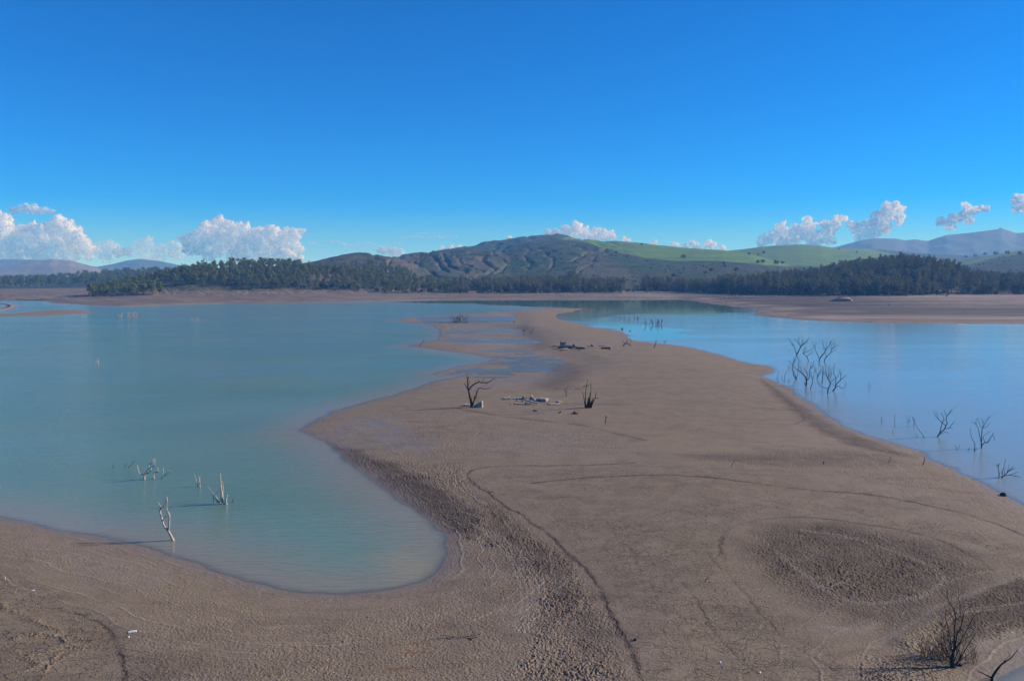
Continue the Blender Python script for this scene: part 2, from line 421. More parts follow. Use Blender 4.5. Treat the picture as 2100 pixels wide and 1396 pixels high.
# physical relief: clods, cracked steps
d1, d2 = cell(nx/0.14+0.5*fbm(nx/.5, ny/.5, 2, 11), ny/0.14, 3)
e1, e2 = cell(nx/0.26+0.5*fbm(nx/0.8, ny/0.8, 2, 12), ny/0.26+0.5*fbm(nx/0.8, ny/0.8, 2, 13), 9)
fade = smooth(150, 60, nr)
clod = np.clip(1-(d1/0.62)**2, 0, 1)
clod2 = np.clip(1-(e1/0.62)**2, 0, 1)
amt = np.clip(np.maximum(rough, 0.9*track)*(0.55+0.6*fbm(nx/3.0, ny/3.0, 3, 77)+0.25), 0.02, 1.3)
amt = amt*(1-0.65*sheen)*(1-0.5*ring)
dz = fade*amt*(0.070*clod*(0.4+1.1*vnoise(nx/0.3, ny/0.3, 4))+0.060*clod2*vnoise(nx/0.7, ny/0.7, 5))
dz += smooth(0.1, 2.0, ws1)*amt*0.05*fbm(nx/1.2, ny/1.2, 3, 14)
dz -= 0.05*ln*(0.3+0.9*vnoise(nx/0.3, ny/0.3, 15))
dz += 0.035*smooth(.15, .5, ln)*clod
# rolled bank in the lower right corner
dz += 0.25*band([(1860,1300),(1950,1245),(2040,1212),(2120,1185)], 0.9, nx, ny)
wash = smooth(-0.5, 0.6, ws1)*smooth(3.2, 0.8, ws1)*(nr < 170)
dz += wash*0.02*fbm(nx/0.35, ny/0.35, 3, 44)
dz += 0.03*strand
gzv[NEAR] += dz*smooth(-0.3, 0.8, ws1)

full = lambda v: (lambda a: (a.__setitem__(NEAR, v), a)[1])(np.zeros(GX.shape, np.float32))
beach = np.maximum(smooth(0, 12, s2)*smooth(330, 520, np.hypot(GX, GY)), smooth(0, 3, s4))*smooth(500, -250, GX-100)
flat_r = smooth(2, 10, s2)*smooth(60, 130, GX)
sl_far = np.clip(smooth(7.0, 0.0, s2), 0, 1)*(s2 > -2)
wet_all = full(wet)
wet_all = np.maximum(wet_all, sl_far*0.8)
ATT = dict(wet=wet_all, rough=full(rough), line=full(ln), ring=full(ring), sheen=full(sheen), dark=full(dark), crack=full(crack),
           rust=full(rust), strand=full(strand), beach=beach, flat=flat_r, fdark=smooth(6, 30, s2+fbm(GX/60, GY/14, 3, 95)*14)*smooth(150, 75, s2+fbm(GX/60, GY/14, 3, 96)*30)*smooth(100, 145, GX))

tick('relief')
# ---- mud material
mud, nt = new_mat('cracked_mud'); n = N(nt); co = n.coord()
big = n.noise(co, 0.035, 5, 0.6); mid = n.noise(co, 0.5, 5, 0.6); fine = n.noise(co, 4.0, 6, 0.65); grain = n.noise(co, 16.0, 3, 0.7)
c = n.mix(n.rng(big, 0.35, 0.65), (0.210, 0.157, 0.102), (0.210, 0.158, 0.115))
c = n.mix(n.math('MULTIPLY', n.rng(mid, 0.42, 0.68), 0.6), c, (0.165, 0.119, 0.081))
drift = n.noise(n.mapping(co, (0.10, 0.30, 1), (0, 0, R(25))), 1.0, 6, 0.68, 0.8)
c = n.mix(n.math('MULTIPLY', n.rng(drift, 0.50, 0.70), 0.55), c, (0.112, 0.080, 0.056))
c = n.mix(n.math('MULTIPLY', n.rng(drift, 0.42, 0.26), 0.35), c, (0.260, 0.198, 0.150))
c = n.mix(n.math('MULTIPLY', n.attr('dark'), n.rng(mid, 0.2, 0.6, 0.55, 1.0)), c, (0.068, 0.049, 0.038))
c = n.mix(n.attr('beach'), c, n.mix(n.rng(n.noise(n.mapping(co, (0.03, 0.22, 1)), 1.0, 6, 0.7), 0.38, 0.62), (0.110, 0.086, 0.072), (0.265, 0.200, 0.158)))
band_n = n.noise(n.mapping(co, (0.006, 0.05, 1)), 1.0, 5, 0.65, 0.3)
c = n.mix(n.attr('flat'), c, n.mix(n.math('MULTIPLY', n.attr('fdark'), n.rng(band_n, 0.3, 0.7, 1.0, 0.55)), n.mix(n.rng(band_n, 0.42, 0.62), (0.15, 0.115, 0.098), (0.30, 0.228, 0.19)), (0.058, 0.049, 0.048)))
c = n.mix(n.math('MULTIPLY', n.attr('ring'), n.rng(grain, 0.35, 0.65, 0.05, 1.0)), c, (0.31, 0.26, 0.22))
c = n.mix(n.math('MULTIPLY', n.attr('strand'), n.rng(grain, 0.3, 0.65, 0.15, 0.8)), c, (0.300, 0.240, 0.195))
c = n.mix(n.math('MULTIPLY', n.attr('line'), n.rng(fine, 0.25, 0.6, 0.45, 1.0)), c, (0.055, 0.040, 0.033))
c = n.mix(n.math('MULTIPLY', n.attr('wet'), 0.55), c, (0.165, 0.125, 0.102))
c = n.mix(n.math('MULTIPLY', n.attr('rust'), n.rng(fine, 0.3, 0.6, 0.5, 1.0)), c, (0.20, 0.075, 0.022))
# speckle of crumbs
spk = n.rng(grain, 0.30, 0.70, 0.68, 1.32)
c = n.mix(1.0, c, n.n('ShaderNodeCombineXYZ', {0: spk, 1: spk, 2: spk}).outputs[0], 'MULTIPLY')
# drying cracks between mud plates: gap shade painted into the colour, sunk by bump
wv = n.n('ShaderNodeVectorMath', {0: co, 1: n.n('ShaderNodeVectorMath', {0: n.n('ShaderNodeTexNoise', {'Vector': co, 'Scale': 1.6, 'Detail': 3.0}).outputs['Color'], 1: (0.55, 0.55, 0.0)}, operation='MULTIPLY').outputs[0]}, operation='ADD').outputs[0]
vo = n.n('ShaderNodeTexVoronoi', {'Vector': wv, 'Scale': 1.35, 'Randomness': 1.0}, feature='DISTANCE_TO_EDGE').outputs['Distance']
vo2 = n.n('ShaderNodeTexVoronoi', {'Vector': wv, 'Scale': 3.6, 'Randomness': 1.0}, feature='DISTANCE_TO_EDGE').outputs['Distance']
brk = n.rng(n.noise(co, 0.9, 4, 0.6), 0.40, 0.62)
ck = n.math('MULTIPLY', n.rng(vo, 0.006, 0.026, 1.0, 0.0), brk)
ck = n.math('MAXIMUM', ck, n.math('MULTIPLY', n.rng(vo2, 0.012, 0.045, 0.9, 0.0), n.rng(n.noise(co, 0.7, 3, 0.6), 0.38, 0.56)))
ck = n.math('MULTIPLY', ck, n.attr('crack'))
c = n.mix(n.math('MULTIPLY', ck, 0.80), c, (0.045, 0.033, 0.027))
hgt = n.math('ADD', n.math('MULTIPLY', fine, 0.30), n.math('MULTIPLY', grain, 0.10))
vb = n.n('ShaderNodeTexVoronoi', {'Vector': wv, 'Scale': 8.5, 'Randomness': 1.0}, feature='SMOOTH_F1').outputs['Distance']
hgt = n.math('ADD', hgt, n.math('MULTIPLY', n.math('MULTIPLY', vb, -0.45), n.math('ADD', n.attr('rough'), 0.18)))
hgt = n.math('SUBTRACT', hgt, n.math('MULTIPLY', ck, 0.35))
rub = n.noise(n.mapping(co, (0.12, 0.45, 1)), 1.0, 6, 0.72)
hgt = n.math('ADD', hgt, n.math('MULTIPLY', n.math('MULTIPLY', rub, n.attr('beach')), 14.0))
bmp = n.n('ShaderNodeBump', {'Height': hgt, 'Distance': 0.20, 'Strength': n.rng(n.attr('sheen'), 0.0, 1.0, 1.0, 0.4)})
shine = n.math('MAXIMUM', n.math('MULTIPLY', n.attr('sheen'), n.rng(n.noise(co, 1.1, 5, 0.7), 0.38, 0.62, 0.15, 1.0)), n.math('MULTIPLY', n.attr('wet'), 0.45))
rgh = n.rng(shine, 0.0, 1.0, 0.92, 0.30, 'LINEAR')
bs = n.n('ShaderNodeBsdfPrincipled', {'Base Color': c, 'Roughness': rgh, 'Normal': bmp.outputs[0], 'Specular IOR Level': n.rng(shine, 0, 1, 0.25, 0.6, 'LINEAR')})
n.out(bs.outputs[0])
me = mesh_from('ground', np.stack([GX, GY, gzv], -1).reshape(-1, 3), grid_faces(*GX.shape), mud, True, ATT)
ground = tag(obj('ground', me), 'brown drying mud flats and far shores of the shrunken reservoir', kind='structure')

tick('ground')
# ------------------------------------------------------------------ water sheet
waz = axis_az(560, R(38), R(84), 30)
wr = np.concatenate([np.geomspace(12, 1300, 620), [2500, 5400]])
WA, WR = np.meshgrid(waz, wr); WR = WR/np.maximum(np.cos(WA), 0.6)
WX, WY = WR*np.sin(WA), WR*np.cos(WA)
wz, ws, wf, w3, w4, wp = ground_z(WX, WY, True)
depth = np.maximum(-wz, 0)
def soft_region(pts, X, Y, soft): return smooth(-soft, soft, sdf(poly_world(pts), X, Y))
wj = WX+fbm(WX/30, WY/8, 3, 81)*12; wk = WY+fbm(WX/30, WY/8, 3, 82)*6
calm = soft_region([(1100,640),(1250,612),(1500,610),(1530,640),(1480,645),(1300,644),(1255,653),(1230,655),(1290,664),(1400,672),(1420,690),(1300,700),(1250,680),(1150,660),(1120,650)], wj, wk, 3.0)
calm = np.maximum(calm, soft_region([(700,608),(1300,608),(1300,631),(1150,631),(1000,625),(850,621),(700,618)], wj, wk, 4.0))
right = smooth(5, 60, WX+0.1*(WY-100))
ruf = 0.10+0.90*(1-right)
ruf = ruf*(1-calm)
ruf = np.where((wf > -12), ruf*0.6, ruf)
mudw = soft_region([(770,1140),(820,1130),(870,1150),(890,1175),(860,1192),(820,1180),(780,1160)], WX+fbm(WX/2, WY/2, 3, 91)*1.0, WY+fbm(WX/2, WY/2, 3, 92)*0.8, 2.4)
wm, nt = new_mat('turbid_water'); n = N(nt); co = n.coord()
dp = n.attr('depth')
swirl = n.noise(n.mapping(co, (0.02, 0.035, 1)), 1.0, 5, 0.6, 0.6)
body = n.mix(n.rng(swirl, 0.35, 0.7), (0.100, 0.207, 0.168), (0.132, 0.230, 0.176))
body = n.mix(n.rng(dp, 0.05, 1.0, 1.0, 0.0), body, (0.225, 0.205, 0.150))
body = n.mix(n.math('MULTIPLY', n.attr('muddy'), 0.85), body, (0.27, 0.235, 0.14))
body = n.mix(n.math('MULTIPLY', n.attr('milk'), 0.8), body, (0.265, 0.285, 0.275))
opq = n.math('SUBTRACT', 1.0, n.math('POWER', 2.718, n.math('MULTIPLY', dp, -24.0)))
rf = n.attr('ruffle')
w1 = n.n('ShaderNodeTexNoise', {'Vector': n.mapping(co, (0.55, 2.6, 1), (0, 0, R(-12))), 'Scale': 1.0, 'Detail': 4.0, 'Roughness': 0.55, 'Distortion': 0.5}).outputs['Fac']
w2 = n.noise(n.mapping(co, (1.7, 5.5, 1), (0, 0, R(14))), 1.0, 3, 0.6)
w3n = n.noise(n.mapping(co, (0.06, 0.35, 1), (0, 0, R(-5))), 1.0, 4, 0.6)
hh = n.math('ADD', n.math('MULTIPLY', w1, 0.7), n.math('ADD', n.math('MULTIPLY', w2, 0.22), n.math('MULTIPLY', w3n, 0.5)))
gust = n.rng(n.noise(n.mapping(co, (0.012, 0.05, 1)), 1.0, 4, 0.6), 0.3, 0.7, 0.55, 1.15)
bmp = n.n('ShaderNodeBump', {'Height': hh, 'Distance': 0.27, 'Strength': n.math('MULTIPLY', n.math('ADD', rf, 0.02), gust)})
fr = n.n('ShaderNodeFresnel', {'IOR': 1.33, 'Normal': bmp.outputs[0]})
gl = n.n('ShaderNodeBsdfGlossy', {'Color': (1, 1, 1, 1), 'Roughness': n.rng(rf, 0, 1, 0.02, 0.08, 'LINEAR'), 'Normal': bmp.outputs[0]})
df = n.n('ShaderNodeBsdfDiffuse', {'Color': body})
tr = n.n('ShaderNodeBsdfTransparent', {'Color': (0.80, 0.88, 0.86, 1)})
mb = n.n('ShaderNodeMixShader', {0: opq, 1: tr.outputs[0], 2: df.outputs[0]})
top = n.math('SUBTRACT', 1.0, n.n('ShaderNodeNewGeometry').outputs['Backfacing'])
ms = n.n('ShaderNodeMixShader', {0: n.math('MULTIPLY', fr.outputs[0], top), 1: mb.outputs[0], 2: gl.outputs[0]})
n.out(ms.outputs[0])
me = mesh_from('water', np.stack([WX, WY, 0*WX], -1).reshape(-1, 3), grid_faces(*WX.shape), wm, True, dict(depth=depth, ruffle=ruf, muddy=mudw, milk=right*(1-calm)))
water = tag(obj('water', me), 'turquoise murky reservoir water', kind='structure')
tick('water')
# ------------------------------------------------------------------ hills
def z_at(px, py, D):
    """height at which the ray through a pixel stands at forward distance D"""
    d = np.array([np.zeros_like(px), CP+SP*(H/2-py)/F, -SP+CP*(H/2-py)/F])
    return CAMZ+d[2]/d[1]*D
def fl(pts): p = np.array(pts, float); return lambda x: np.interp(x, p[:, 0], p[:, 1])
# each ridge: skyline, distance of its crest, distance of its foot, front profile power, fall behind
RIDGES = [
 dict(sky=[(-200,620),(150,612),(185,604),(240,594),(300,581),(360,567),(420,553),(480,546),(560,545),(620,551),(700,562),(800,577),(900,590),(1000,604)], D=[(150,640),(500,740),(900,780)], F=[(150,580),(500,605),(900,640)], p=0.8, back=0.12),
 dict(sky=[(480,570),(560,552),(640,536),(690,524),(735,518),(765,520),(790,526),(830,533),(880,552),(940,576),(1010,600),(1060,612)], D=[(500,1060),(735,1080),(1000,900)], F=[(500,700),(1000,690)], p=0.75, back=0.10),
 dict(sky=[(600,575),(720,545),(790,527),(830,521),(860,519),(900,514),(940,511),(980,510),(1010,513),(1040,520),(1080,540),(1140,570),(1200,600)], D=[(600,1300),(900,1320),(1200,1150)], F=[(600,760),(1200,730)], p=0.8, back=0.10),
 dict(sky=[(780,575),(900,545),(980,524),(1020,510),(1060,501),(1100,494),(1150,490),(1190,490),(1230,493),(1300,497),(1400,508),(1480,513),(1540,522),(1620,545),(1700,585)], D=[(800,1500),(1200,1560),(1700,1250)], F=[(800,800),(1300,720),(1700,700)], p=0.72, back=0.06),
 dict(sky=[(740,545),(860,520),(930,509),(1000,495),(1040,490),(1070,486),(1110,481.5),(1145,480),(1160,482),(1175,488),(1195,496),(1230,508),(1300,530)], D=[(740,1800),(1300,1850)], F=[(740,1250),(1300,1300)], p=0.9, back=0.10),
 dict(sky=[(1350,555),(1430,530),(1480,515),(1520,511),(1560,506),(1590,503),(1640,501),(1680,504),(1700,507),(1760,513),(1850,524),(1950,545),(2050,575)], D=[(1300,2000),(2100,2050)], F=[(1300,1050),(2100,1000)], p=0.8, back=0.05),
 dict(sky=[(1640,516),(1700,511),(1760,509),(1800,511),(1850,516),(1900,520),(1950,523),(1990,525),(2060,522),(2160,515),(2300,520)], D=[(1600,2700),(2200,2700)], F=[(1600,1700),(2200,1700)], p=0.9, back=0.05),
 dict(sky=[(1780,570),(1860,556),(1930,542),(1990,530),(2040,521),(2100,511),(2200,498),(2400,485),(2700,480)], D=[(1700,1700),(2300,1650)], F=[(1700,900),(2300,800)], p=0.8, back=0.05),
 dict(sky=[(1250,604),(1380,597),(1500,590),(1600,583),(1690,572),(1740,560),(1800,549),(1850,547),(1900,551),(1950,562),(2000,574),(2060,580),(2150,584),(2400,590)], D=[(1250,760),(1850,720),(2400,700)], F=[(1250,690),(1500,615),(1700,575),(2000,595),(2400,600)], p=0.8, back=0.08),
 dict(sky=[(-700,560),(-300,572),(-100,582),(0,586),(100,580),(180,572),(250,566),(330,562),(420,565),(560,580)], D=[(-700,1350),(600,1350)], F=[(-700,1000),(600,1000)], p=0.9, back=0.05),
 dict(sky=[(620,603),(760,594),(880,588),(1000,588),(1100,586),(1180,585),(1250,592),(1320,600)], D=[(620,760),(1320,800)], F=[(620,650),(1320,655)], p=0.9, back=0.02),
]
for rg in RIDGES:
    a, b = rg['sky'][0], rg['sky'][-1]
    rg['sky'] = [(a[0]-170, 640)]+rg['sky']+[(b[0]+170, 640)]
    for k in ('sky', 'D', 'F'): rg[k] = fl(rg[k])
def hill_z(X, Y, detail=True):
    X = np.asarray(X, float); Y = np.asarray(Y, float)
    px = W/2+F*X/np.maximum(Y, 1)*1.0                  # column (pitch is negligible at this range)
    rr = Y
    z = np.full(X.shape, -4.0)
    for i, rg in enumerate(RIDGES):
        D = rg['D'](px); Fo = rg['F'](px)
        D = D*(1+0.02*fbm(px/90+i*9, px*0+i, 2, 5))
        zr = z_at(px, rg['sky'](px), D)
        u = np.clip((rr-Fo)/(D-Fo), 0, 1)
        sh = u**rg['p']; sh = sh*0.65+0.35*(u*u*(3-2*u))
        zi = 1.2+(zr-1.2)*sh
        zi = np.where(rr > D, zr-(rr-D)*rg['back']-((rr-D)/260.0)**2*6, zi)
        zi = np.where(rr < Fo, 1.2-(Fo-rr)*0.05, zi)
        z = np.maximum(z, zi)
    if detail:
        h = np.clip((z-8)/40, 0, 1)
        g = 1-np.abs(fbm(X/70, Y/140, 4, 101))*2.2      # gullies that run down the slope
        gul = np.clip(g-0.55, 0, 1)
        er = smooth(620, 720, px)*smooth(1330, 1180, px)
        side = smooth(1250, 1450, px)
        z = z-h*gul*(5.0*er+2.0)*(1-0.9*side)
        z = z+h*fbm(X/22, Y/30, 4, 103)*(2.2*er+0.9*(1-side))
        z = z+fbm(X/8, Y/8, 2, 105)*0.3
    return z
hc = 1250; hr = 520
ha = np.linspace(R(-44), R(44), hc); hd = np.concatenate([np.linspace(560, 900, 220)[:-1], np.geomspace(900, 3300, hr-220)])
HA, HD = np.meshgrid(ha, hd)
HX, HY = np.tan(HA)*HD, HD
HZ = hill_z(HX, HY)
ppx, ppy = project(HX, HY, HZ)
RAV = [([(800,534),(793,543),(797,556),(790,566)],3.5,6), ([(862,524),(885,524),(898,536),(908,548),(916,556)],4,8), ([(905,520),(915,532),(922,545),(940,553),(958,556)],3.5,7),
 ([(935,527),(950,540),(972,549),(990,556)],3,5), ([(990,530),(1003,540),(1012,550),(1000,560),(975,566),(940,572)],4,8), ([(1010,520),(1030,530),(1042,542),(1030,552),(1010,560)],3.5,7),
 ([(1222,527),(1215,535),(1206,545),(1190,552),(1183,560)],3,6), ([(1240,512),(1205,518),(1185,528),(1170,534)],3.5,6), ([(700,545),(715,552),(735,556),(742,562)],3.5,5), ([(655,545),(680,552),(700,560)],3,4),
 ([(1085,512),(1075,525),(1088,538),(1080,550)],4,5), ([(1120,520),(1135,535),(1128,548)],4,4), ([(1040,505),(1030,515)],4,5), ([(850,536),(862,548),(885,560),(905,570)],3,5)]
rav = np.zeros(HX.shape, np.float32)
jx_ = ppx+fbm(HX/18, HY/30, 3, 121)*7; jy_ = ppy+fbm(HX/18, HY/30, 3, 122)*3
for pts, w_, dp_ in RAV:
    q_ = np.exp(-(seg_dist(np.array(pts)*np.array([1, 1.6]), jx_, jy_*1.6, False)/w_)**2)*(HD > 760)
    HZ = HZ-0.4*dp_*q_; rav = np.maximum(rav, q_)

def pin(pts, soft=5):
    P = np.array(pts, float)
    jx = ppx+fbm(HX/25, HY/25, 3, 111)*6; jy = ppy+fbm(HX/25, HY/25, 3, 112)*2.0
    s = sdf(P, jx, jy*1.0); return smooth(-soft, soft, s)
field = pin([(1150,490),(1190,485),(1300,488),(1480,505),(1640,495),(1760,503),(1860,530),(1800,545),(1690,548),(1600,545),(1540,541),(1420,539),(1380,536),(1330,530),(1280,521),(1235,508),(1205,497)], 2)*(HD > 1050)
field = np.maximum(field, pin([(1930,545),(2010,528),(2060,515),(2110,505),(2300,480),(2300,530),(2100,520),(2050,527),(1990,542),(1950,552)], 2)*(HD > 1100))
field = np.maximum(field, 0.8*pin([(1700,535),(1760,530),(1860,540),(1850,555),(1700,552)], 3)*(HD > 900))
bare = 0.9*pin([(600,548),(650,537),(700,530),(735,522),(745,545),(720,575),(650,580)], 10)
bare = np.maximum(bare, 0.95*pin([(790,530),(840,525),(870,530),(850,552),(900,575),(940,585),(880,590),(820,575),(790,560)], 6))
bare = np.maximum(bare, 0.6*pin([(880,535),(1000,525),(1035,545),(990,570),(900,565)], 8))
bare = np.maximum(bare, 0.9*pin([(560,530),(620,535),(640,545),(600,548)], 5))
bare = np.maximum(bare, 0.55*pin([(1180,540),(1240,530),(1300,560),(1280,600),(1220,600),(1200,570)], 12))
bare = np.maximum(bare, 0.5*pin([(1850,530),(1990,533),(1980,560),(1880,548)], 8))
bank_b = smooth(9, 3, HZ)*smooth(900, 760, HD)
hm, nt = new_mat('hill_scrub'); n = N(nt); co = n.coord()
n1 = n.noise(co, 0.012, 6, 0.62); n2 = n.noise(co, 0.05, 6, 0.68); n3 = n.noise(co, 0.25, 5, 0.7)
nst = n.noise(n.mapping(co, (0.02, 0.09, 0.1), (0, 0, R(20))), 1.0, 5, 0.7)
c = n.mix(n.rng(n1, 0.38, 0.62), (0.062, 0.068, 0.040), (0.044, 0.082, 0.040))
c = n.mix(n.math('MULTIPLY', n.rng(nst, 0.52, 0.66), 0.6), c, (0.120, 0.098, 0.076))
c = n.mix(n.math('MULTIPLY', n.rng(n2, 0.53, 0.63), 0.9), c, (0.022, 0.036, 0.024))
c = n.mix(n.math('MULTIPLY', n.rng(n3, 0.58, 0.66), 0.8), c, (0.018, 0.030, 0.020))
c = n.mix(n.math('MULTIPLY', n.attr('bare'), n.rng(n2, 0.3, 0.62, 1.0, 0.35)), c, (0.19, 0.135, 0.105))
gr = n.mix(n.rng(n2, 0.35, 0.65), (0.088, 0.172, 0.046), (0.128, 0.208, 0.064))
gr = n.mix(n.math('MULTIPLY', n.rng(n.noise(n.mapping(co, (0.006, 0.04, 0.3)), 1.0, 4, 0.6), 0.48, 0.64), 0.8), gr, (0.070, 0.115, 0.050))
c = n.mix(n.attr('field'), c, gr)
c = n.mix(n.attr('bank'), c, n.mix(n.rng(n3, 0.4, 0.6), (0.27, 0.195, 0.15), (0.13, 0.105, 0.078)))
pale = n.n('ShaderNodeTexVoronoi', {'Vector': co, 'Scale': 0.11}).outputs['Distance']
c = n.mix(n.math('MULTIPLY', n.rng(pale, 0.05, 0.13, 1.0, 0.0), n.math('SUBTRACT', 0.6, n.math('MULTIPLY', n.attr('field'), 0.6))), c, (0.30, 0.27, 0.24))
b1 = n.n('ShaderNodeBump', {'Height': n.math('ADD', n2, n.math('MULTIPLY', n3, 0.35)), 'Distance': 8.0, 'Strength': n.math('SUBTRACT', 0.9, n.math('MULTIPLY', n.attr('field'), 0.8))})
bs = n.n('ShaderNodeBsdfPrincipled', {'Base Color': c, 'Roughness': 0.95, 'Specular IOR Level': 0.1, 'Normal': b1.outputs[0]})
n.out(bs.outputs[0])
me = mesh_from('hills', np.stack([HX, HY, HZ], -1).reshape(-1, 3), grid_faces(*HX.shape), hm, True, dict(field=field, bare=np.maximum(bare, rav*0.8), bank=bank_b))
hills = tag(obj('hills', me), 'green and brown scrub hills with gullies and bright fields behind the lake', kind='structure')

# far mountains
def mountain(name, label, sky, D, depth, col_a, col_b, seed, rough_amp):
    s = fl(sky); x0, x1 = sky[0][0], sky[-1][0]
    cols = np.linspace(x0, x1, 260); dr = np.linspace(-1, 1, 70)
    PX, T = np.meshgrid(cols, dr)
    Dd = D+T*depth
    zr = z_at(PX, s(PX), np.full(PX.shape, float(D)))
    prof = np.where(T < 0, (1+T)**0.85, 1-T*0.9)
    X = (PX-W/2)/F*Dd; Z = -8+(zr+8)*prof
    am = np.clip(prof, 0, 1)*(1-np.exp(-((T)/0.12)**2))*rough_amp
    Z = Z-am*np.abs(fbm(X/(D*0.05), Dd/(D*0.09), 4, seed))+0.15*am*fbm(X/(D*.01), Dd/(D*.01), 3, seed+1)
    m, nt = new_mat(name+'_slope'); n = N(nt); co = n.coord()
    a = n.noise(co, 0.004, 6, 0.65); b = n.noise(co, 0.02, 5, 0.7)
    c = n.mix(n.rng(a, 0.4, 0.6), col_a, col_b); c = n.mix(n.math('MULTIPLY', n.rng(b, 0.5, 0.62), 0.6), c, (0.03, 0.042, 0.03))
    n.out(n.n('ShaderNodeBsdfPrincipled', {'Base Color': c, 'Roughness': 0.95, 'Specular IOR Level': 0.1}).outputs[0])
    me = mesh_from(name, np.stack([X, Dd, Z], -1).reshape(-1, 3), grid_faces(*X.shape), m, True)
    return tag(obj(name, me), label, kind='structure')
mountain('far_ridge', 'pale bare rounded ridge beyond the left shore wood', [(-900,560),(-500,540),(-200,556),(-60,562),(0,548),(60,538),(110,530.5),(150,534),(190,545),(225,557),(280,575)], 3600, 1100, (0.20,0.155,0.13), (0.15,0.13,0.10), 201, 30)
mountain('far_mountain', 'dark blue mountain line at far left', [(-1000,520),(-600,528),(-300,526),(-100,531),(0,531),(80,532),(150,537),(200,547),(235,541),(262,534),(290,530.5),(330,534.5),(360,541),(420,556),(520,580)], 4500, 1000, (0.05,0.065,0.05), (0.075,0.08,0.06), 211, 60)
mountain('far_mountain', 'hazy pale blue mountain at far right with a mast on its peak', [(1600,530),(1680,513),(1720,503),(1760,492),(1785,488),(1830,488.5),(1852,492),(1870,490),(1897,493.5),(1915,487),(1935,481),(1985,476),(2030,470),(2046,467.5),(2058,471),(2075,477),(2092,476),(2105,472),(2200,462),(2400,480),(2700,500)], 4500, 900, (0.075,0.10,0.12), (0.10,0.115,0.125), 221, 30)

# eroded earth banks under the headland wood
def bank(px0, px1, base, top, D0, seed, label):
    cols = np.linspace(px0, px1, 260); v = np.linspace(0, 1, 40); PX, T = np.meshgrid(cols, v)
    e = np.sin(np.pi*(PX-px0)/(px1-px0))**0.45
    zt = (z_at(PX, np.interp(PX, [p[0] for p in top], [p[1] for p in top]), np.full(PX.shape, D0))-1.6)*e
    gul = np.abs(fbm(PX/7.0, T*.6, 3, seed))
    prof = np.where(T < .55, (T/.55)**1.3, 1+.12*(T-.55)/.45)
    prof = np.where(T > .9, prof-(T-.9)*6, prof)
    Y = D0+T*15+gul*7*np.sin(np.pi*np.clip(T/.6, 0, 1))-1.5
    X = (PX-W/2)/F*Y; Z = 1.6+zt*prof-.5*(T < .02)+fbm(PX/3, T*6, 2, seed+3)*.25*e-(1-e)*1.5
    m, nt = new_mat('eroded_earth'); n = N(nt); co = n.coord()
    a_ = n.noise(co, .35, 5, .65); c = n.mix(n.rng(a_, .35, .65), (0.235, 0.165, 0.120), (0.34, 0.25, 0.185))
    n.out(n.n('ShaderNodeBsdfPrincipled', {'Base Color': c, 'Roughness': .95, 'Specular IOR Level': .1}).outputs[0])
    tag(obj('terrain', mesh_from('terrain', np.stack([X, Y, Z], -1).reshape(-1, 3), grid_faces(*X.shape), m, True)), label, kind='structure')
bank(345, 485, 607, [(345,604),(370,602),(400,598),(430,595),(445,594),(465,597),(485,602)], 628.0, 301, 'tan eroded bank under the headland wood')
bank(545, 600, 605, [(545,602),(565,598),(585,597),(600,601)], 650.0, 305, 'small reddish bank right of the tan eroded bank')
bank(765, 900, 603, [(765,601),(800,598.5),(840,597.5),(880,598.5),(900,601)], 668.0, 309, 'long low bank above the middle shore')
# ------------------------------------------------------------------ air
def box_mesh(name, x0, x1, y0, y1, z0, z1):
    v = [(x, y, z) for z in (z0, z1) for y in (y0, y1) for x in (x0, x1)]
    f = [(0,2,3,1), (4,5,7,6), (0,1,5,4), (2,6,7,3), (0,4,6,2), (1,3,7,5)]
    me = bpy.data.meshes.new(name); me.from_pydata(v, [], f); return me
hz = bpy.data.materials.new('air'); hz.use_nodes = True; hz.node_tree.nodes.clear()
hn = N(hz.node_tree)
pv = hn.n('ShaderNodeVolumePrincipled', {'Color': (0.17, 0.46, 1.0, 1), 'Density': 0.00024, 'Anisotropy': 0.0, 'Absorption Color': (1, 1, 1, 1)})
hz.node_tree.links.new(pv.outputs[0], hn.n('ShaderNodeOutputMaterial').inputs['Volume'])
hb = box_mesh('haze', -9300, 9300, -200, 5700, -12, 285); hb.materials.append(hz)
tag(obj('haze', hb), 'thin blue haze in the air over the lake', kind='stuff')
tick('hills')
# ------------------------------------------------------------------ trees
def tube(V, Fc, pts, radii, nseg=6, cap=True):
    """tapered tube through 3-D points; appends to V, Fc"""
    P = [Vector(p) for p in pts]; base = len(V)
    up = Vector((0.3, 0.9, 0.2))
    for i, p in enumerate(P):
        t = (P[min(i+1, len(P)-1)]-P[max(i-1, 0)])
        t = t.normalized() if t.length > 1e-9 else Vector((0, 0, 1))
        a = t.cross(up)
        if a.length < 1e-3: a = t.cross(Vector((1, 0, 0)))
        a.normalize(); b = t.cross(a)
        for k in range(nseg):
            an = 2*math.pi*k/nseg
            q = p+(a*math.cos(an)+b*math.sin(an))*radii[i]
            V.append((q.x, q.y, q.z))
    for i in range(len(P)-1):
        for k in range(nseg):
            k2 = (k+1) % nseg; o = base+i*nseg
            Fc.append((o+k, o+k2, o+nseg+k2, o+nseg+k))
    if cap:
        Fc.append(tuple(base+k for k in range(nseg))[::-1])
        Fc.append(tuple(base+(len(P)-1)*nseg+k for k in range(nseg)))

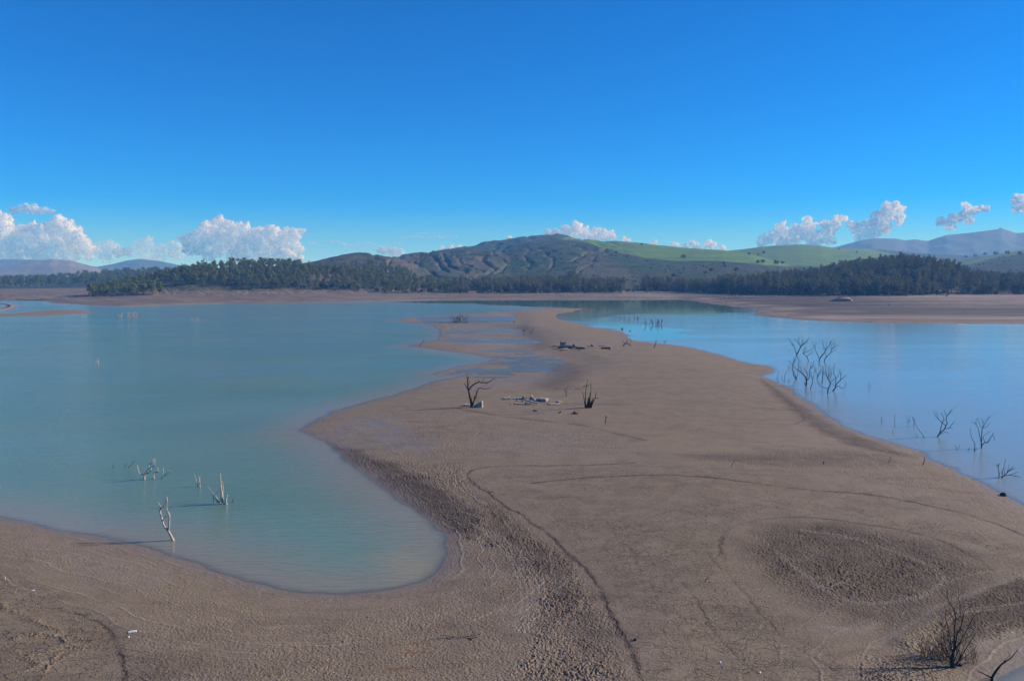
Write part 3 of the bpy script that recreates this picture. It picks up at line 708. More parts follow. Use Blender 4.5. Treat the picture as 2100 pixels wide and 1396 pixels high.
def bark(name, ca, cb, sc=3.0):
    m, nt = new_mat(name); n = N(nt); co = n.coord()
    a = n.noise(n.mapping(co, (1, 1, 0.25)), sc*3, 5, 0.65); b = n.noise(co, sc*0.4, 3, 0.5)
    c = n.mix(n.rng(a, 0.35, 0.65), ca, cb); c = n.mix(n.math('MULTIPLY', n.rng(b, 0.5, 0.7), 0.5), c, tuple(v*0.45 for v in ca))
    bp = n.n('ShaderNodeBump', {'Height': a, 'Distance': 0.03, 'Strength': 0.7})
    n.out(n.n('ShaderNodeBsdfPrincipled', {'Base Color': c, 'Roughness': 0.9, 'Specular IOR Level': 0.15, 'Normal': bp.outputs[0]}).outputs[0]); return m
def leaf_mat(name, ca, cb, cc):
    m, nt = new_mat(name); n = N(nt)
    oi = n.n('ShaderNodeObjectInfo'); g = n.n('ShaderNodeNewGeometry')
    nz = n.noise(n.n('ShaderNodeNewGeometry').outputs['Position'], 0.55, 4, 0.6)
    c = n.mix(oi.outputs['Random'], tuple(v*.8 for v in ca), tuple(v*1.12 for v in cb)); c = n.mix(n.rng(nz, 0.42, 0.64), c, cc)
    c = n.mix(n.rng(g.outputs['Random Per Island'], 0.3, 1.0, 0.0, 0.55, 'LINEAR'), c, tuple(v*1.5 for v in cb))
    d = n.n('ShaderNodeBsdfDiffuse', {'Color': c}); t = n.n('ShaderNodeBsdfTranslucent', {'Color': c})
    n.out(n.n('ShaderNodeMixShader', {0: 0.28, 1: d.outputs[0], 2: t.outputs[0]}).outputs[0]); return m
M_BARK = bark('tree_bark', (0.10, 0.08, 0.062), (0.17, 0.14, 0.11))
M_PINE = leaf_mat('pine_foliage', (0.110, 0.135, 0.048), (0.155, 0.168, 0.065), (0.080, 0.118, 0.045))
M_GUM = leaf_mat('gum_foliage', (0.095, 0.115, 0.068), (0.140, 0.145, 0.085), (0.125, 0.115, 0.062))
M_OAK = leaf_mat('oak_foliage', (0.026, 0.040, 0.022), (0.034, 0.048, 0.026), (0.022, 0.036, 0.020))

def tree_mesh(kind, seed, mat):
    r = random.Random(seed); V = []; Fc = []
    H_ = 1.0
    lean = r.uniform(-.05, .05)
    trunk_top = {'pine': .72, 'gum': .7, 'oak': .5}[kind]
    tp = [(lean*t*t, r.uniform(-.01, .01), t*trunk_top) for t in (0, .25, .5, .75, 1)]
    tube(V, Fc, tp, [.030, .024, .020, .014, .007], 5)
    cl = []
    if kind == 'pine':
        nb = r.randint(15, 20)
        for i in range(nb):
            h = r.uniform(.30, .93); w = .27*(1-((h-.52)/.5)**2)**.5 if abs(h-.52) < .5 else .05
            a = r.uniform(0, 6.28); q = w*r.uniform(.35, 1)
            cl.append((math.cos(a)*q+lean*.6, math.sin(a)*q, h, r.uniform(.085, .14)))
        cl.append((lean*.6, 0, .95, .07))
    elif kind == 'gum':
        npl = r.randint(4, 6)
        for p in range(npl):
            a = r.uniform(0, 6.28); q = r.uniform(.08, .30); top = r.uniform(.76, .98)
            cx, cy2 = math.cos(a)*q, math.sin(a)*q
            for k in range(5):
                h = top-k*r.uniform(.10, .14)
                cl.append((cx*(1+.25*(4-k)*.3)+r.uniform(-.05, .05), cy2+r.uniform(-.05, .05), h, r.uniform(.075, .105)+.016*k))
        for k in range(6):
            a = r.uniform(0, 6.28); cl.append((math.cos(a)*.28, math.sin(a)*.28, r.uniform(.10, .36), r.uniform(.09, .13)))
    else:
        for i in range(22):
            a = r.uniform(0, 6.28); u = r.random()**.5; h = r.uniform(.34, .88)
            w = .52*math.sqrt(max(.02, 1-((h-.58)/.42)**2))*u
            cl.append((math.cos(a)*w, math.sin(a)*w, h, r.uniform(.12, .18)))
    for c in cl[::3]:
        h0 = min(trunk_top*.95, max(.15, c[2]-.22))
        tube(V, Fc, [(lean*h0, 0, h0), (c[0]*.55, c[1]*.55, (h0+c[2])/2+.02), (c[0], c[1], c[2])], [.011, .007, .003], 4)
    nb_f = len(Fc)
    for (x, y, z, rad_) in cl:
        for k in range(44 if kind != 'oak' else 46):
            # leaf sprays: small bent quads spread through and over the clump
            d = Vector((r.gauss(0, 1), r.gauss(0, 1), r.gauss(0, .8))).normalized()
            q = rad_*(r.random()**.45)
            c = Vector((x, y, z))+d*q
            nrm = (d*2.2+Vector((r.gauss(0, .6), r.gauss(0, .6), r.gauss(0, .6)+.35))).normalized()
            u = nrm.cross(Vector((r.gauss(0, 1), r.gauss(0, 1), r.gauss(0, 1)))).normalized(); v = nrm.cross(u)
            s = rad_*r.uniform(.20, .38); s2_ = s*r.uniform(.45, .8)
            if kind == 'gum': s *= 1.15; s2_ *= .75
            b = len(V)
            for (i, j) in ((-1, -.6), (.2, -1), (1, .4), (-.3, 1)):
                q_ = c+u*s*i+v*s2_*j; V.append((q_.x, q_.y, q_.z))
            Fc.append((b, b+1, b+2, b+3))
    me = mesh_from(kind+'_tree', V, Fc, [M_BARK, mat], False, None, [0]*nb_f+[1]*(len(Fc)-nb_f))
    return me, np.array(V, np.float32), Fc, nb_f
PINES = [tree_mesh('pine', 100+i, M_PINE) for i in range(7)]
GUMS = [tree_mesh('gum', 200+i, M_GUM) for i in range(7)]
OAKS = [tree_mesh('oak', 300+i, M_OAK) for i in range(4)]

def surf_z(X, Y):
    return np.maximum(hill_z(X, Y), ground_z(X, Y)-smooth(900, 1300, np.hypot(X, Y))*6)
def scatter(n_, px0, px1, d0, d1, gap, seed, dens=None):
    g = np.random.default_rng(seed); out = []; cells = {}
    px = g.uniform(px0, px1, n_*30); t = g.uniform(0, 1, n_*30)
    a, b = fl(d0)(px), fl(d1)(px); Y = a+(b-a)*t; X = (px-W/2)/F*Y
    keep = g.uniform(0, 1, len(px)) < (dens(px, Y, X) if dens else 1.0)
    for x, y, k, p in zip(X, Y, keep, px):
        if not k: continue
        c = (int(x//gap), int(y//gap))
        if any((x-u)**2+(y-v)**2 < gap*gap for i in (-1, 0, 1) for j in (-1, 0, 1) for (u, v) in cells.get((c[0]+i, c[1]+j), ())): continue
        cells.setdefault(c, []).append((x, y)); out.append((x, y, p))
        if len(out) >= n_: break
    return out

def forest(spots, meshes, hfun, name, label, cat, group, stuff_name, stuff_label, cap, seed, limit=295):
    """nearest trees in view are things of their own; what is beyond the limit becomes one mass"""
    r = random.Random(seed)
    P = np.array([(x, y) for x, y, _ in spots]); Z = surf_z(P[:, 0], P[:, 1])-0.25
    order = sorted(range(len(spots)), key=lambda i: spots[i][1])
    inview = [i for i in order if -15 < spots[i][2] < 2115]
    rank = {i: k for k, i in enumerate(inview)}
    BV, BF, BI = [], [], []; nv = 0
    for i in order:
        x, y, p = spots[i]
        if not (-60 < p < 2160): continue
        hgt = hfun(p, y, r); me, V, Fc, nbf = meshes[r.randrange(len(meshes))]; rot = r.uniform(0, 6.28); wd = r.uniform(.85, 1.2)
        if rank.get(i, 9999) < limit and cap['n'] < limit:
            o = obj(name, me, None, (x, y, Z[i])); o.rotation_euler = (0, 0, rot); o.scale = (hgt*wd, hgt*wd, hgt)
            tag(o, label, cat, group); cap['n'] += 1
        else:
            c, s = math.cos(rot), math.sin(rot); W_ = V.copy()
            W_[:, 0] = (V[:, 0]*c-V[:, 1]*s)*hgt*wd+x; W_[:, 1] = (V[:, 0]*s+V[:, 1]*c)*hgt*wd+y; W_[:, 2] = V[:, 2]*hgt+Z[i]
            BV.append(W_); BF += [tuple(q+nv for q in f) for f in Fc]; BI += [0]*nbf+[1]*(len(Fc)-nbf); nv += len(V)
    if BV:
        mats = list(meshes[0][0].materials)
        o = obj(stuff_name, mesh_from(stuff_name, np.vstack(BV), BF, mats, False, None, BI)); tag(o, stuff_label, 'wood', None, 'stuff')

capA = {'n': 0}; capB = {'n': 0}
# headland wood on the left
def densA(px, Y, X):
    ny_ = vnoise(X/22, Y/22, 401)
    return np.where(px < 640, 0.35+0.75*(ny_ > 0.25), 0.7*(ny_ > 0.38))*(1-0.9*((px > 330) & (px < 500) & (Y < 640)))
spA = scatter(560, 186, 930, [(186, 588), (330, 600), (500, 630), (700, 650), (930, 655)], [(186, 640), (300, 720), (500, 775), (700, 800), (930, 770)], 4.6, 31, densA)
spA += scatter(170, 610, 960, [(610, 745), (700, 700), (960, 715)], [(610, 860), (760, 900), (860, 830), (960, 790)], 5.5, 41, lambda px, Y, X: 0.75*(vnoise(X/30, Y/30, 411) > .42))
forest(spA, PINES, lambda p, y, r: r.uniform(7.0, 10.5)*(1.0 if p < 620 else .9), 'pine_tree', 'dark green pine in the dense wood on the left headland', 'tree', 'pines in the headland wood', 'pine_wood', 'pines merging on the back of the left headland', capA, 32)
# groves along the middle and right shore
spB = scatter(200, 930, 1275, [(930, 655), (1100, 652), (1275, 668)], [(930, 745), (1050, 775), (1180, 800), (1275, 760)], 5.0, 33, lambda px, Y, X: 0.9*(vnoise(X/25, Y/25, 403) > .22))
spC = scatter(90, 1318, 1500, [(1318, 715), (1400, 690), (1500, 628)], [(1318, 760), (1500, 730)], 5.0, 34, lambda px, Y, X: np.clip((px-1310)/120, .25, 1)*(vnoise(X/20, Y/20, 404) > .25))
spD = scatter(420, 1490, 2130, [(1490, 632), (1600, 596), (1700, 578), (1850, 572), (1980, 600), (2130, 606)], [(1490, 735), (1700, 740), (1850, 760), (1980, 745), (2130, 740)], 5.2, 35,
              lambda px, Y, X: np.where(px < 1960, 0.95, 0.55)*(vnoise(X/25, Y/25, 405) > .18))
def hB(p, y, r):
    if p < 1275: return r.uniform(6.0, 13.0)
    if p < 1480: return r.uniform(8.0, 12.0)
    if p > 1960: return r.uniform(8.0, 12)
    return r.uniform(9.5, 14.5)
forest(spD+spC+spB, GUMS, hB, 'shore_tree', 'tall grey green feathery tree in the shore woods right of the headland', 'tree', 'trees in the woods along the middle and right shore', 'shore_wood', 'grey green trees massed behind the right shore', capB, 36)
spE = scatter(150, 560, 2120, [(560, 636), (700, 645), (930, 648), (1275, 655), (1330, 672), (1500, 618), (1600, 588), (1700, 570), (1850, 566), (2120, 596)], [(560, 660), (700, 670), (930, 668), (1275, 700), (1330, 720), (1500, 640), (1700, 590), (2120, 625)], 6.0, 39)
capE = {'n': 0}
forest(spE, OAKS[:2]+GUMS[:3], lambda p, y, r: r.uniform(2.2, 5.0), 'shore_bush', 'low bush at the foot of the woods above the far beach', 'bush', 'bushes in front of the shore woods', 'bush_mass', 'bushes merging behind the shore', capE, 40)
# far wood at the left edge
spF = scatter(420, -120, 430, [(-120, 1010), (430, 1010)], [(-120, 1330), (430, 1330)], 8.0, 37)
capF = {'n': 999}
forest(spF, PINES, lambda p, y, r: r.uniform(11, 16), 'pine_tree', '', 'tree', '', 'far_wood', 'dark blue green wood across the water at the far left', capF, 38)

# low scrub dotted over the open hillside
gs = np.random.default_rng(77); sp_ = gs.uniform(560, 2150, 9000); sd_ = np.sqrt(gs.uniform(720**2, 1900**2, 9000)); sx_ = (sp_-W/2)/F*sd_
kk = (vnoise(sx_/45, sd_/45, 421)+0.5*vnoise(sx_/14, sd_/14, 422) > 0.86); sx_, sd_, sp_ = sx_[kk], sd_[kk], sp_[kk]
ci = np.clip(np.searchsorted(ha, np.arctan2(sx_, sd_)), 0, hc-1); ri = np.clip(np.searchsorted(hd, sd_), 0, hr-1)
ok = field[ri, ci] < 0.15; sx_, sd_ = sx_[ok][:2600], sd_[ok][:2600]; sz_ = HZ[ri[ok][:2600], ci[ok][:2600]]
BV, BF = [], []
for x, y, z in zip(sx_, sd_, sz_):
    r0 = gs.uniform(.5, 1.0)*gs.choice([.8, 1.2, 1.9], p=[.5, .35, .15])
    for k in range(14):
        v = gs.normal(size=3); v /= np.linalg.norm(v); c_ = np.array([x, y, z+.35*r0])+v*r0*gs.uniform(.3, 1)*np.array([1, 1, .6])
        u = np.cross(v, gs.normal(size=3)); u /= np.linalg.norm(u)+1e-9; w = np.cross(v, u); s_ = r0*gs.uniform(.3, .55); b_ = len(BV)
        BV += [c_+u*s_, c_+w*s_, c_-u*s_, c_-w*s_]; BF.append((b_, b_+1, b_+2, b_+3))
tag(obj('hill_shrubs', mesh_from('hill_shrubs', BV, BF, M_OAK, False)), 'low dark scrub dotted over the open hillside', 'scrub', None, 'stuff')

def hit(px, py):
    Ds = np.geomspace(560, 3250, 1500); d = ray(px, py)
    X = d[0]/d[1]*Ds; Zr = CAMZ+d[2]/d[1]*Ds; Zh = hill_z(X, Ds)
    k = np.nonzero(Zh >= Zr)[0]
    if len(k) == 0: return None
    k = k[0]; return np.array([X[k], Ds[k], Zh[k]])
LONE = [ # px, py of foot, height in px, label
 (1402, 531, 10, 'round dark tree alone at the lower edge of the big green field', 'oak'),
 (1484, 543, 7, 'small tree above a bush where the green field ends', 'oak'),
 (1486, 549, 7, 'bush just below the small tree at the end of the green field', 'oak'),
 (1553, 541, 9, 'left tree of the wide dark pair between the two green fields', 'oak'),
 (1563, 540, 9, 'right tree of the wide dark pair between the two green fields', 'oak'),
 (1592, 543, 11, 'largest dark tree at the foot of the rounded green hill', 'oak'),
 (1605, 542, 8, 'smaller dark tree just right of the largest on the green hill foot', 'oak'),
 (1459, 557, 8, 'round shrub on the grey slope below the green field', 'oak'),
 (1328, 573, 9, 'lone round shrub on the slope between the two shore groves', 'oak'),
 (1316, 503, 5, 'tiny tree high up on the crest of the green field', 'oak'),
 (1537, 523, 6, 'left bush in the hollow between the green hills', 'oak'),
 (1565, 521, 7, 'right larger bush in the hollow between the green hills', 'oak'),
 (1555, 524, 5, 'low bush between the two bushes in the hollow', 'oak'),
 (1263, 519, 4, 'small bush on the dark slope left of the green field', 'oak'),
 (1381, 569, 9, 'bushy tree just above the middle shore grove', 'oak'),
 (1445, 562, 7, 'dark bush above the right end of the middle grove', 'oak'),
 (1510, 556, 8, 'dark bush at the top edge of the right wood', 'oak'),
 (1980, 530, 7, 'left bush of the dark hedge on the right hill', 'oak'),
 (2000, 528, 8, 'second bush of the dark hedge on the right hill', 'oak'),
 (2020, 525, 9, 'middle bush of the dark hedge on the right hill', 'oak'),
 (2042, 524, 9, 'fourth bush of the dark hedge on the right hill', 'oak'),
 (2066, 523, 10, 'tall bush near the right end of the dark hedge on the right hill', 'oak'),
 (2090, 524, 9, 'last bush of the dark hedge at the right edge', 'oak'),
 (1720, 512, 4, 'small bush on the saddle right of the green hill', 'oak'),
 (1757, 519, 4, 'small bush in the dark strip beyond the green hill', 'oak'),
 (845, 517, 3, 'tiny bush on the ridge left of the high hill', 'oak'),
 (1215, 548, 5, 'dark shrub on the middle of the grey slope', 'oak'),
 (1130, 556, 5, 'dark shrub above the central grove', 'oak'),
 (700, 545, 5, 'shrub on the side of the brown left hill', 'oak'),
]
for px, py, hp, lab, k in LONE:
    p = hit(px, py)
    if p is None: continue
    me = OAKS[(px*7) % 4][0]; hgt = hp*p[1]/F
    o = obj('round_tree' if hp >= 7 else 'bush', me, None, p-np.array([0, 0, 0.08*hgt])); o.scale = (hgt, hgt, hgt); o.rotation_euler = (0, 0, px)
    tag(o, lab, 'tree' if hp >= 7 else 'bush')
tick('trees')
# ------------------------------------------------------------------ dead wood
M_DARK = bark('dark_dead_wood', (0.030, 0.024, 0.020), (0.060, 0.050, 0.042))
M_GREY = bark('weathered_wood', (0.10, 0.085, 0.07), (0.17, 0.145, 0.12))
M_PALE = bark('bleached_wood', (0.30, 0.23, 0.17), (0.56, 0.48, 0.39), 5.0)
M_BUSH = bark('wet_root', (0.022, 0.018, 0.015), (0.045, 0.036, 0.030))

def dead(name, label, cat, strokes, mat, zoom=None, group=None, twigs=0, seed=1, single=False, base=None, minw=0.6, spread=0.45, own=False):
    """strokes: list of (points, (w0, w1)); the first starts at the foot. zoom=(x0, y0, factor) reads the points in an enlarged crop."""
    r = random.Random(seed)
    if zoom:
        zx, zy, zf = zoom
        strokes = [([(zx+x/zf, zy+y/zf) for x, y in p], (w[0]/zf, w[1]/zf)) for p, w in strokes]
    foot = base or strokes[0][0][0]
    B = at_ground(*foot)
    D = B[1]; sc = D/F
    done = []; pieces = []
    for si, (pts, (w0, w1)) in enumerate(strokes):
        c = curve(pts, 4) if len(pts) > 2 else np.array([np.array(pts[0])*(1-t)+np.array(pts[1])*t for t in np.linspace(0, 1, 4)])
        seglen = np.concatenate([[0], np.cumsum(np.hypot(*np.diff(c, axis=0).T))])
        off0 = 0.0
        if done:
            q = min(done, key=lambda q: (q[0]-c[0][0])**2+(q[1]-c[0][1])**2)
            if math.hypot(q[0]-c[0][0], q[1]-c[0][1]) < (1.2 if own else 10): off0 = q[2]
            elif own: off0 = at(c[0][0], c[0][1], B[2])[1]-D
            else: off0 = r.uniform(-.2, .2)
        sl_ = 0 if si == 0 else r.uniform(-spread, spread)
        P, rad_ = [], []
        T = seglen[-1] or 1
        for k, (x, y) in enumerate(c):
            wob = 0.25*min(1, T/30)
            x2 = x+(r.uniform(-wob, wob) if k else 0); y2 = y+(r.uniform(-wob, wob) if k else 0)
            off = off0+sl_*seglen[k]*sc
            d = ray(x2, y2); t = (D+off)/d[1]
            P.append((d[0]*t-B[0], d[1]*t-B[1], CAMZ+d[2]*t-B[2]))
            w = w0+(w1-w0)*(seglen[k]/T)**0.8
            rad_.append(max(w, minw)*sc*0.5)
            done.append((x, y, off))
        if si == 0 or (own and abs(off0-0) > 1e-6 and c[0][1] > c[-1][1]) or (abs(c[0][0]-foot[0]) < 8 and abs(c[0][1]-foot[1]) < 4):     # root it a little below the surface
            p0, p1 = Vector(P[0]), Vector(P[1]); dn = (p0-p1).normalized()*0.15
            P.insert(0, tuple(p0+dn+Vector((0, 0, -0.15)))); rad_.insert(0, rad_[0]*1.1)
        V, Fc = [], []
        tube(V, Fc, P, rad_, 7 if w0 > 3 else 5)
        nt_ = int(round(twigs*T/25.0)) if twigs else 0
        for _ in range(nt_):
            k = r.randrange(max(1, len(P)//4), len(P)); a = Vector(P[k]); dirv = (Vector(P[k])-Vector(P[k-1])).normalized()
            L = T*sc*r.uniform(.14, .34)
            side = Vector((r.gauss(0, .7), r.gauss(0, .7), r.gauss(.25, .5)))
            dv = (dirv*0.9+side).normalized(); b = a+dv*L*.5+Vector((r.gauss(0, .05), r.gauss(0, .05), .04*L)); e = b+(dv+Vector((r.gauss(0, .3), r.gauss(0, .3), .35))).normalized()*L*.5
            tr_ = max(minw*.62*sc*.5, rad_[k]*.45)
            tube(V, Fc, [a, (a+b)/2, b, (b+e)/2, e], [tr_, tr_*.95, tr_*.85, tr_*.75, tr_*.6], 4)
        pieces.append((V, Fc))
    if single or len(pieces) == 1:
        V, Fc = [], []
        for v, f in pieces:
            b = len(V); V += v; Fc += [tuple(i+b for i in q) for q in f]
        o = obj(name, mesh_from(name, V, Fc, mat), None, B); return tag(o, label, cat, group)
    root = obj(name, None, None, B); root.empty_display_size = 0.3; tag(root, label, cat, group)
    for i, (v, f) in enumerate(pieces):
        nm = 'trunk' if i == 0 else 'branch'
        obj(nm, mesh_from(nm, v, f, mat), root)
    return root

Z3 = (1560, 670, 6.979); Z4 = (1800, 820, 6.98); Z5 = (220, 920, 6.07); Z1 = (900, 740, 5.25); Z6 = (1700, 1180, 5.25); Z2 = (1080, 680, 8.077)
DT = 'dead_tree'
# --- drowned trees in the right water, the big cluster
dead(DT, 'bare drowned tree farthest left at the back of the water cluster', 'dead tree', [([(513,402),(545,345),(570,290),(600,262),(655,220),(682,172)],(20,6)), ([(570,290),(550,240),(545,190),(540,143)],(9,4)), ([(575,280),(592,230),(600,190),(585,150)],(9,4)), ([(514,398),(500,345),(475,270),(440,230),(395,165)],(11,5)), ([(560,268),(525,215),(497,170)],(8,4)), ([(590,268),(625,230),(640,185)],(7,4)), ([(478,275),(450,255),(425,258)],(6,4))], M_DARK, Z3, None, 1.6, 1)
dead(DT, 'thin leaning drowned tree close right of the rear left one', 'dead tree', [([(683,490),(676,462),(655,430),(615,390),(600,372)],(12,7)), ([(660,440),(675,405),(720,380),(745,340)],(8,4)), ([(615,390),(640,330),(660,290)],(8,4)), ([(640,370),(700,335),(755,295)],(8,4)), ([(610,385),(620,330),(650,270)],(6,4))], M_DARK, Z3, None, 1.3, 2)
dead(DT, 'bare drowned tree at the back right with one long bough leaning left', 'dead tree', [([(836,495),(850,450),(905,380),(935,330),(985,260),(1000,205)],(16,6)), ([(842,460),(800,370),(770,290),(735,205)],(9,5)), ([(935,330),(900,280),(885,190)],(8,4)), ([(935,330),(940,260),(925,210)],(7,4)), ([(775,290),(790,245),(785,210)],(5,4)), ([(960,295),(1000,240),(1005,205)],(6,4))], M_DARK, Z3, None, 1.2, 3)
dead(DT, 'slim drowned tree with spreading top at the far right back of the cluster', 'dead tree', [([(910,492),(935,440),(1000,370),(1015,320),(1065,280),(1095,268)],(13,5)), ([(1015,320),(1010,270),(1055,215)],(8,4)), ([(1000,370),(1050,345),(1085,315)],(8,4)), ([(935,440),(930,370),(890,300)],(8,4)), ([(1040,300),(1050,250),(1070,225)],(6,4))], M_DARK, Z3, None, 1.5, 4)
dead(DT, 'drowned tree with upright boughs at the left of the front cluster', 'dead tree', [([(505,745),(472,690),(462,620),(460,540),(490,490),(465,440)],(15,6)), ([(515,742),(490,680),(485,640)],(10,6)), ([(466,620),(430,600),(390,555)],(7,4)), ([(460,560),(415,510),(412,480)],(7,4)), ([(515,720),(535,660),(520,610)],(8,4)), ([(465,540),(470,490),(480,460)],(6,4))], M_DARK, Z3, None, 1.3, 5)
dead(DT, 'thick forked drowned tree in the middle front of the cluster', 'dead tree', [([(652,838),(655,770),(640,720),(600,670),(550,630),(500,595),(478,568)],(24,7)), ([(655,770),(665,700),(660,660),(625,600)],(14,6)), ([(665,765),(695,720),(695,640),(720,590),(765,560)],(14,5)), ([(600,670),(570,590),(540,540)],(8,4)), ([(640,822),(622,790)],(12,8)), ([(540,622),(545,570),(520,540)],(7,4)), ([(715,595),(745,545),(760,495)],(6,4)), ([(695,640),(715,560),(720,520)],(6,4))], M_DARK, Z3, None, 1.0, 6)
dead(DT, 'single bent drowned stem just right of the thick forked tree', 'dead tree', [([(712,890),(740,800),(745,760),(720,690),(715,640)],(12,7)), ([(745,765),(760,690),(772,600)],(5,4))], M_DARK, Z3, None, 0.5, 7)
dead(DT, 'drowned tree with a low arching left branch at the front of the cluster', 'dead tree', [([(960,952),(970,880),(998,820),(990,780),(960,730),(940,690),(950,640)],(20,7)), ([(960,735),(985,690),(1000,640),(1025,590)],(10,4)), ([(990,790),(1040,765),(1075,735)],(9,4)), ([(975,885),(900,870),(850,840),(825,800)],(10,4)), ([(960,730),(970,670),(980,560)],(9,4)), ([(945,690),(925,650),(935,600)],(7,4)), ([(985,750),(1010,700),(1015,650)],(7,4))], M_DARK, Z3, None, 1.6, 8)
dead(DT, 'leaning drowned tree at the right front of the cluster', 'dead tree', [([(1035,917),(1070,870),(1075,830),(1140,765),(1190,720),(1225,683)],(20,5)), ([(1075,835),(1075,740),(1045,650),(1060,520)],(11,4)), ([(1140,765),(1145,690),(1115,600)],(9,4)), ([(1082,858),(1120,850),(1165,880),(1200,870),(1220,790)],(9,4)), ([(1075,745),(1110,690),(1118,650)],(8,4)), ([(1145,690),(1155,650),(1140,620)],(6,4))], M_DARK, Z3, None, 1.1, 9)
dead(DT, 'small drowned tree in the gap between the rear and front trees', 'dead tree', [([(805,735),(820,690),(850,650),(872,600)],(12,5)), ([(815,702),(790,640),(765,540)],(7,4)), ([(808,725),(835,700),(860,660)],(6,4))], M_DARK, Z3, None, 1.2, 10)
dead(DT, 'tall upright drowned stem in the middle of the cluster', 'dead tree', [([(878,812),(888,700),(895,600),(885,555)],(13,7)), ([(888,700),(905,660),(925,640)],(6,4))], M_DARK, Z3, None, 0.9, 11)
dead('dead_branch', 'bent twig in the water nearest the pointed mud spit', 'branch', [([(262,782),(240,750),(245,690),(268,640)],(6,4)), ([(240,750),(215,738)],(4,3))], M_DARK, Z3, None, 0, 12, True)
dead('dead_branch', 'straight twig pair in the water beside the mud spit', 'branch', [([(325,788),(305,750),(303,690)],(6,4)), ([(345,802),(340,740),(350,680),(372,630)],(8,4))], M_DARK, Z3, None, 0, 13, True)
dead('dead_branch', 'low twig at the left foot of the drowned cluster', 'branch', [([(400,800),(405,770),(398,750)],(5,4)), ([(405,778),(430,775)],(4,3)), ([(402,640),(395,600),(388,560)],(5,3))], M_DARK, Z3, None, 0.5, 14, True)
dead('stick', 'lone thin stick far out in the open right water', 'stick', [([(1553,892),(1552,840),(1556,800)],(7,4))], M_DARK, Z3, None, 0, 15, True)
# --- right edge trees
dead(DT, 'bare tree leaning right in the right water, nearest the shoreline point', 'dead tree', [([(858,525),(885,480),(950,420),(975,370),(995,330),(980,290),(990,230),(1030,190),(1065,140)],(20,6)), ([(885,478),(905,400),(925,320),(945,260),(900,180)],(13,5)), ([(975,372),(920,320),(855,260),(820,220),(812,170)],(11,5)), ([(860,265),(850,200),(840,160)],(7,4)), ([(970,410),(1020,400),(1060,350),(1100,305)],(10,5)), ([(1020,402),(1080,395)],(7,4)), ([(895,490),(940,465),(985,460),(1022,477)],(9,5)), ([(990,230),(965,190),(960,140)],(8,5)), ([(1010,210),(1035,160),(1038,130)],(7,5))], M_DARK, Z4, None, 0.45, 16)
dead(DT, 'tall narrow bare tree in the right water beside a bent pole', 'dead tree', [([(1487,690),(1483,620),(1490,540),(1490,450),(1500,400),(1540,330),(1570,270),(1610,225)],(18,5)), ([(1483,600),(1465,530),(1450,470),(1435,400),(1410,350),(1350,315)],(12,5)), ([(1410,350),(1405,300),(1430,255)],(8,4)), ([(1492,650),(1530,610),(1580,605),(1600,560),(1640,500),(1655,470)],(14,6)), ([(1640,500),(1665,530),(1670,580)],(8,5)), ([(1500,400),(1470,370),(1445,290),(1440,250)],(7,4)), ([(1540,608),(1520,570),(1515,520),(1560,480),(1612,445)],(7,4)), ([(1500,400),(1560,380),(1605,325)],(7,4)), ([(1505,400),(1510,330),(1530,270)],(7,4)), ([(1505,330),(1490,290),(1495,255)],(6,4))], M_DARK, Z4, None, 0.5, 17)
dead(DT, 'bent bare pole in the water just left of the tall narrow tree', 'dead tree', [([(1387,742),(1387,620),(1345,540),(1325,430),(1330,405)],(11,5)), ([(1390,730),(1415,700),(1440,695)],(5,3))], M_DARK, Z4, None, 0, 18)
dead(DT, 'short forked stump left of the low spiky tree at the right edge', 'dead tree', [([(1733,1108),(1738,1050),(1725,980),(1725,910)],(15,6)), ([(1726,955),(1705,935),(1685,915)],(8,5)), ([(1728,955),(1745,905)],(8,5)), ([(1738,1060),(1748,1040)],(7,4))], M_DARK, Z4, None, 0, 19)
dead(DT, 'low spiky tree fallen to the right at the right edge of the water', 'dead tree', [([(1768,1108),(1810,1080),(1850,1040),(1890,1005),(1930,990),(1965,972)],(17,6)), ([(1800,1085),(1900,1075),(1985,1097)],(11,5)), ([(1778,1095),(1790,1020),(1810,940),(1832,845)],(9,4)), ([(1780,1092),(1772,1000)],(7,4)), ([(1850,1040),(1870,970),(1880,930)],(8,4)), ([(1890,1005),(1920,965),(1945,945)],(9,5)), ([(1870,1077),(1960,1045),(2018,1025)],(8,4)), ([(1900,1077),(2000,1085),(2052,1105)],(8,4)), ([(1810,1075),(1815,1000),(1825,960)],(7,4)), ([(1835,1055),(1870,1010),(1900,985)],(7,4))], M_DARK, Z4, None, 0.5, 20)
dead('dead_branch', 'small forked branch left of the leaning tree in the right water', 'branch', [([(518,380),(520,310),(500,265),(488,240)],(8,4)), ([(520,312),(540,265)],(5,4)), ([(521,300),(510,260),(500,235)],(5,4)), ([(518,350),(532,315)],(5,3))], M_DARK, Z4, None, 0, 21, True)
dead('dead_branch', 'small star of twigs left of the forked branch in the right water', 'branch', [([(452,322),(440,290),(400,250)],(6,4)), ([(440,298),(462,280),(440,220)],(6,3))], M_DARK, Z4, None, 0.4, 22, True)
dead('dead_branch', 'long arching branch rising from the water left of the leaning tree', 'branch', [([(655,535),(640,490),(590,430),(552,370),(545,325)],(8,4)), ([(655,533),(700,540),(735,552),(742,590)],(6,4)), ([(560,560),(572,530),(540,475)],(7,4))], M_DARK, Z4, None, 0, 23, True)
dead('dead_branch', 'two short bent twigs between the two right water trees', 'branch', [([(1117,708),(1122,670),(1105,640)],(6,4)), ([(1140,700),(1165,670),(1177,628)],(6,3)), ([(1212,735),(1218,722)],(6,4))], M_DARK, Z4, None, 0, 24, True)
dead('dead_branch', 'tiny twig just left of the bent pole', 'branch', [([(1303,718),(1306,700),(1318,682)],(7,4))], M_DARK, Z4, None, 0, 25, True)
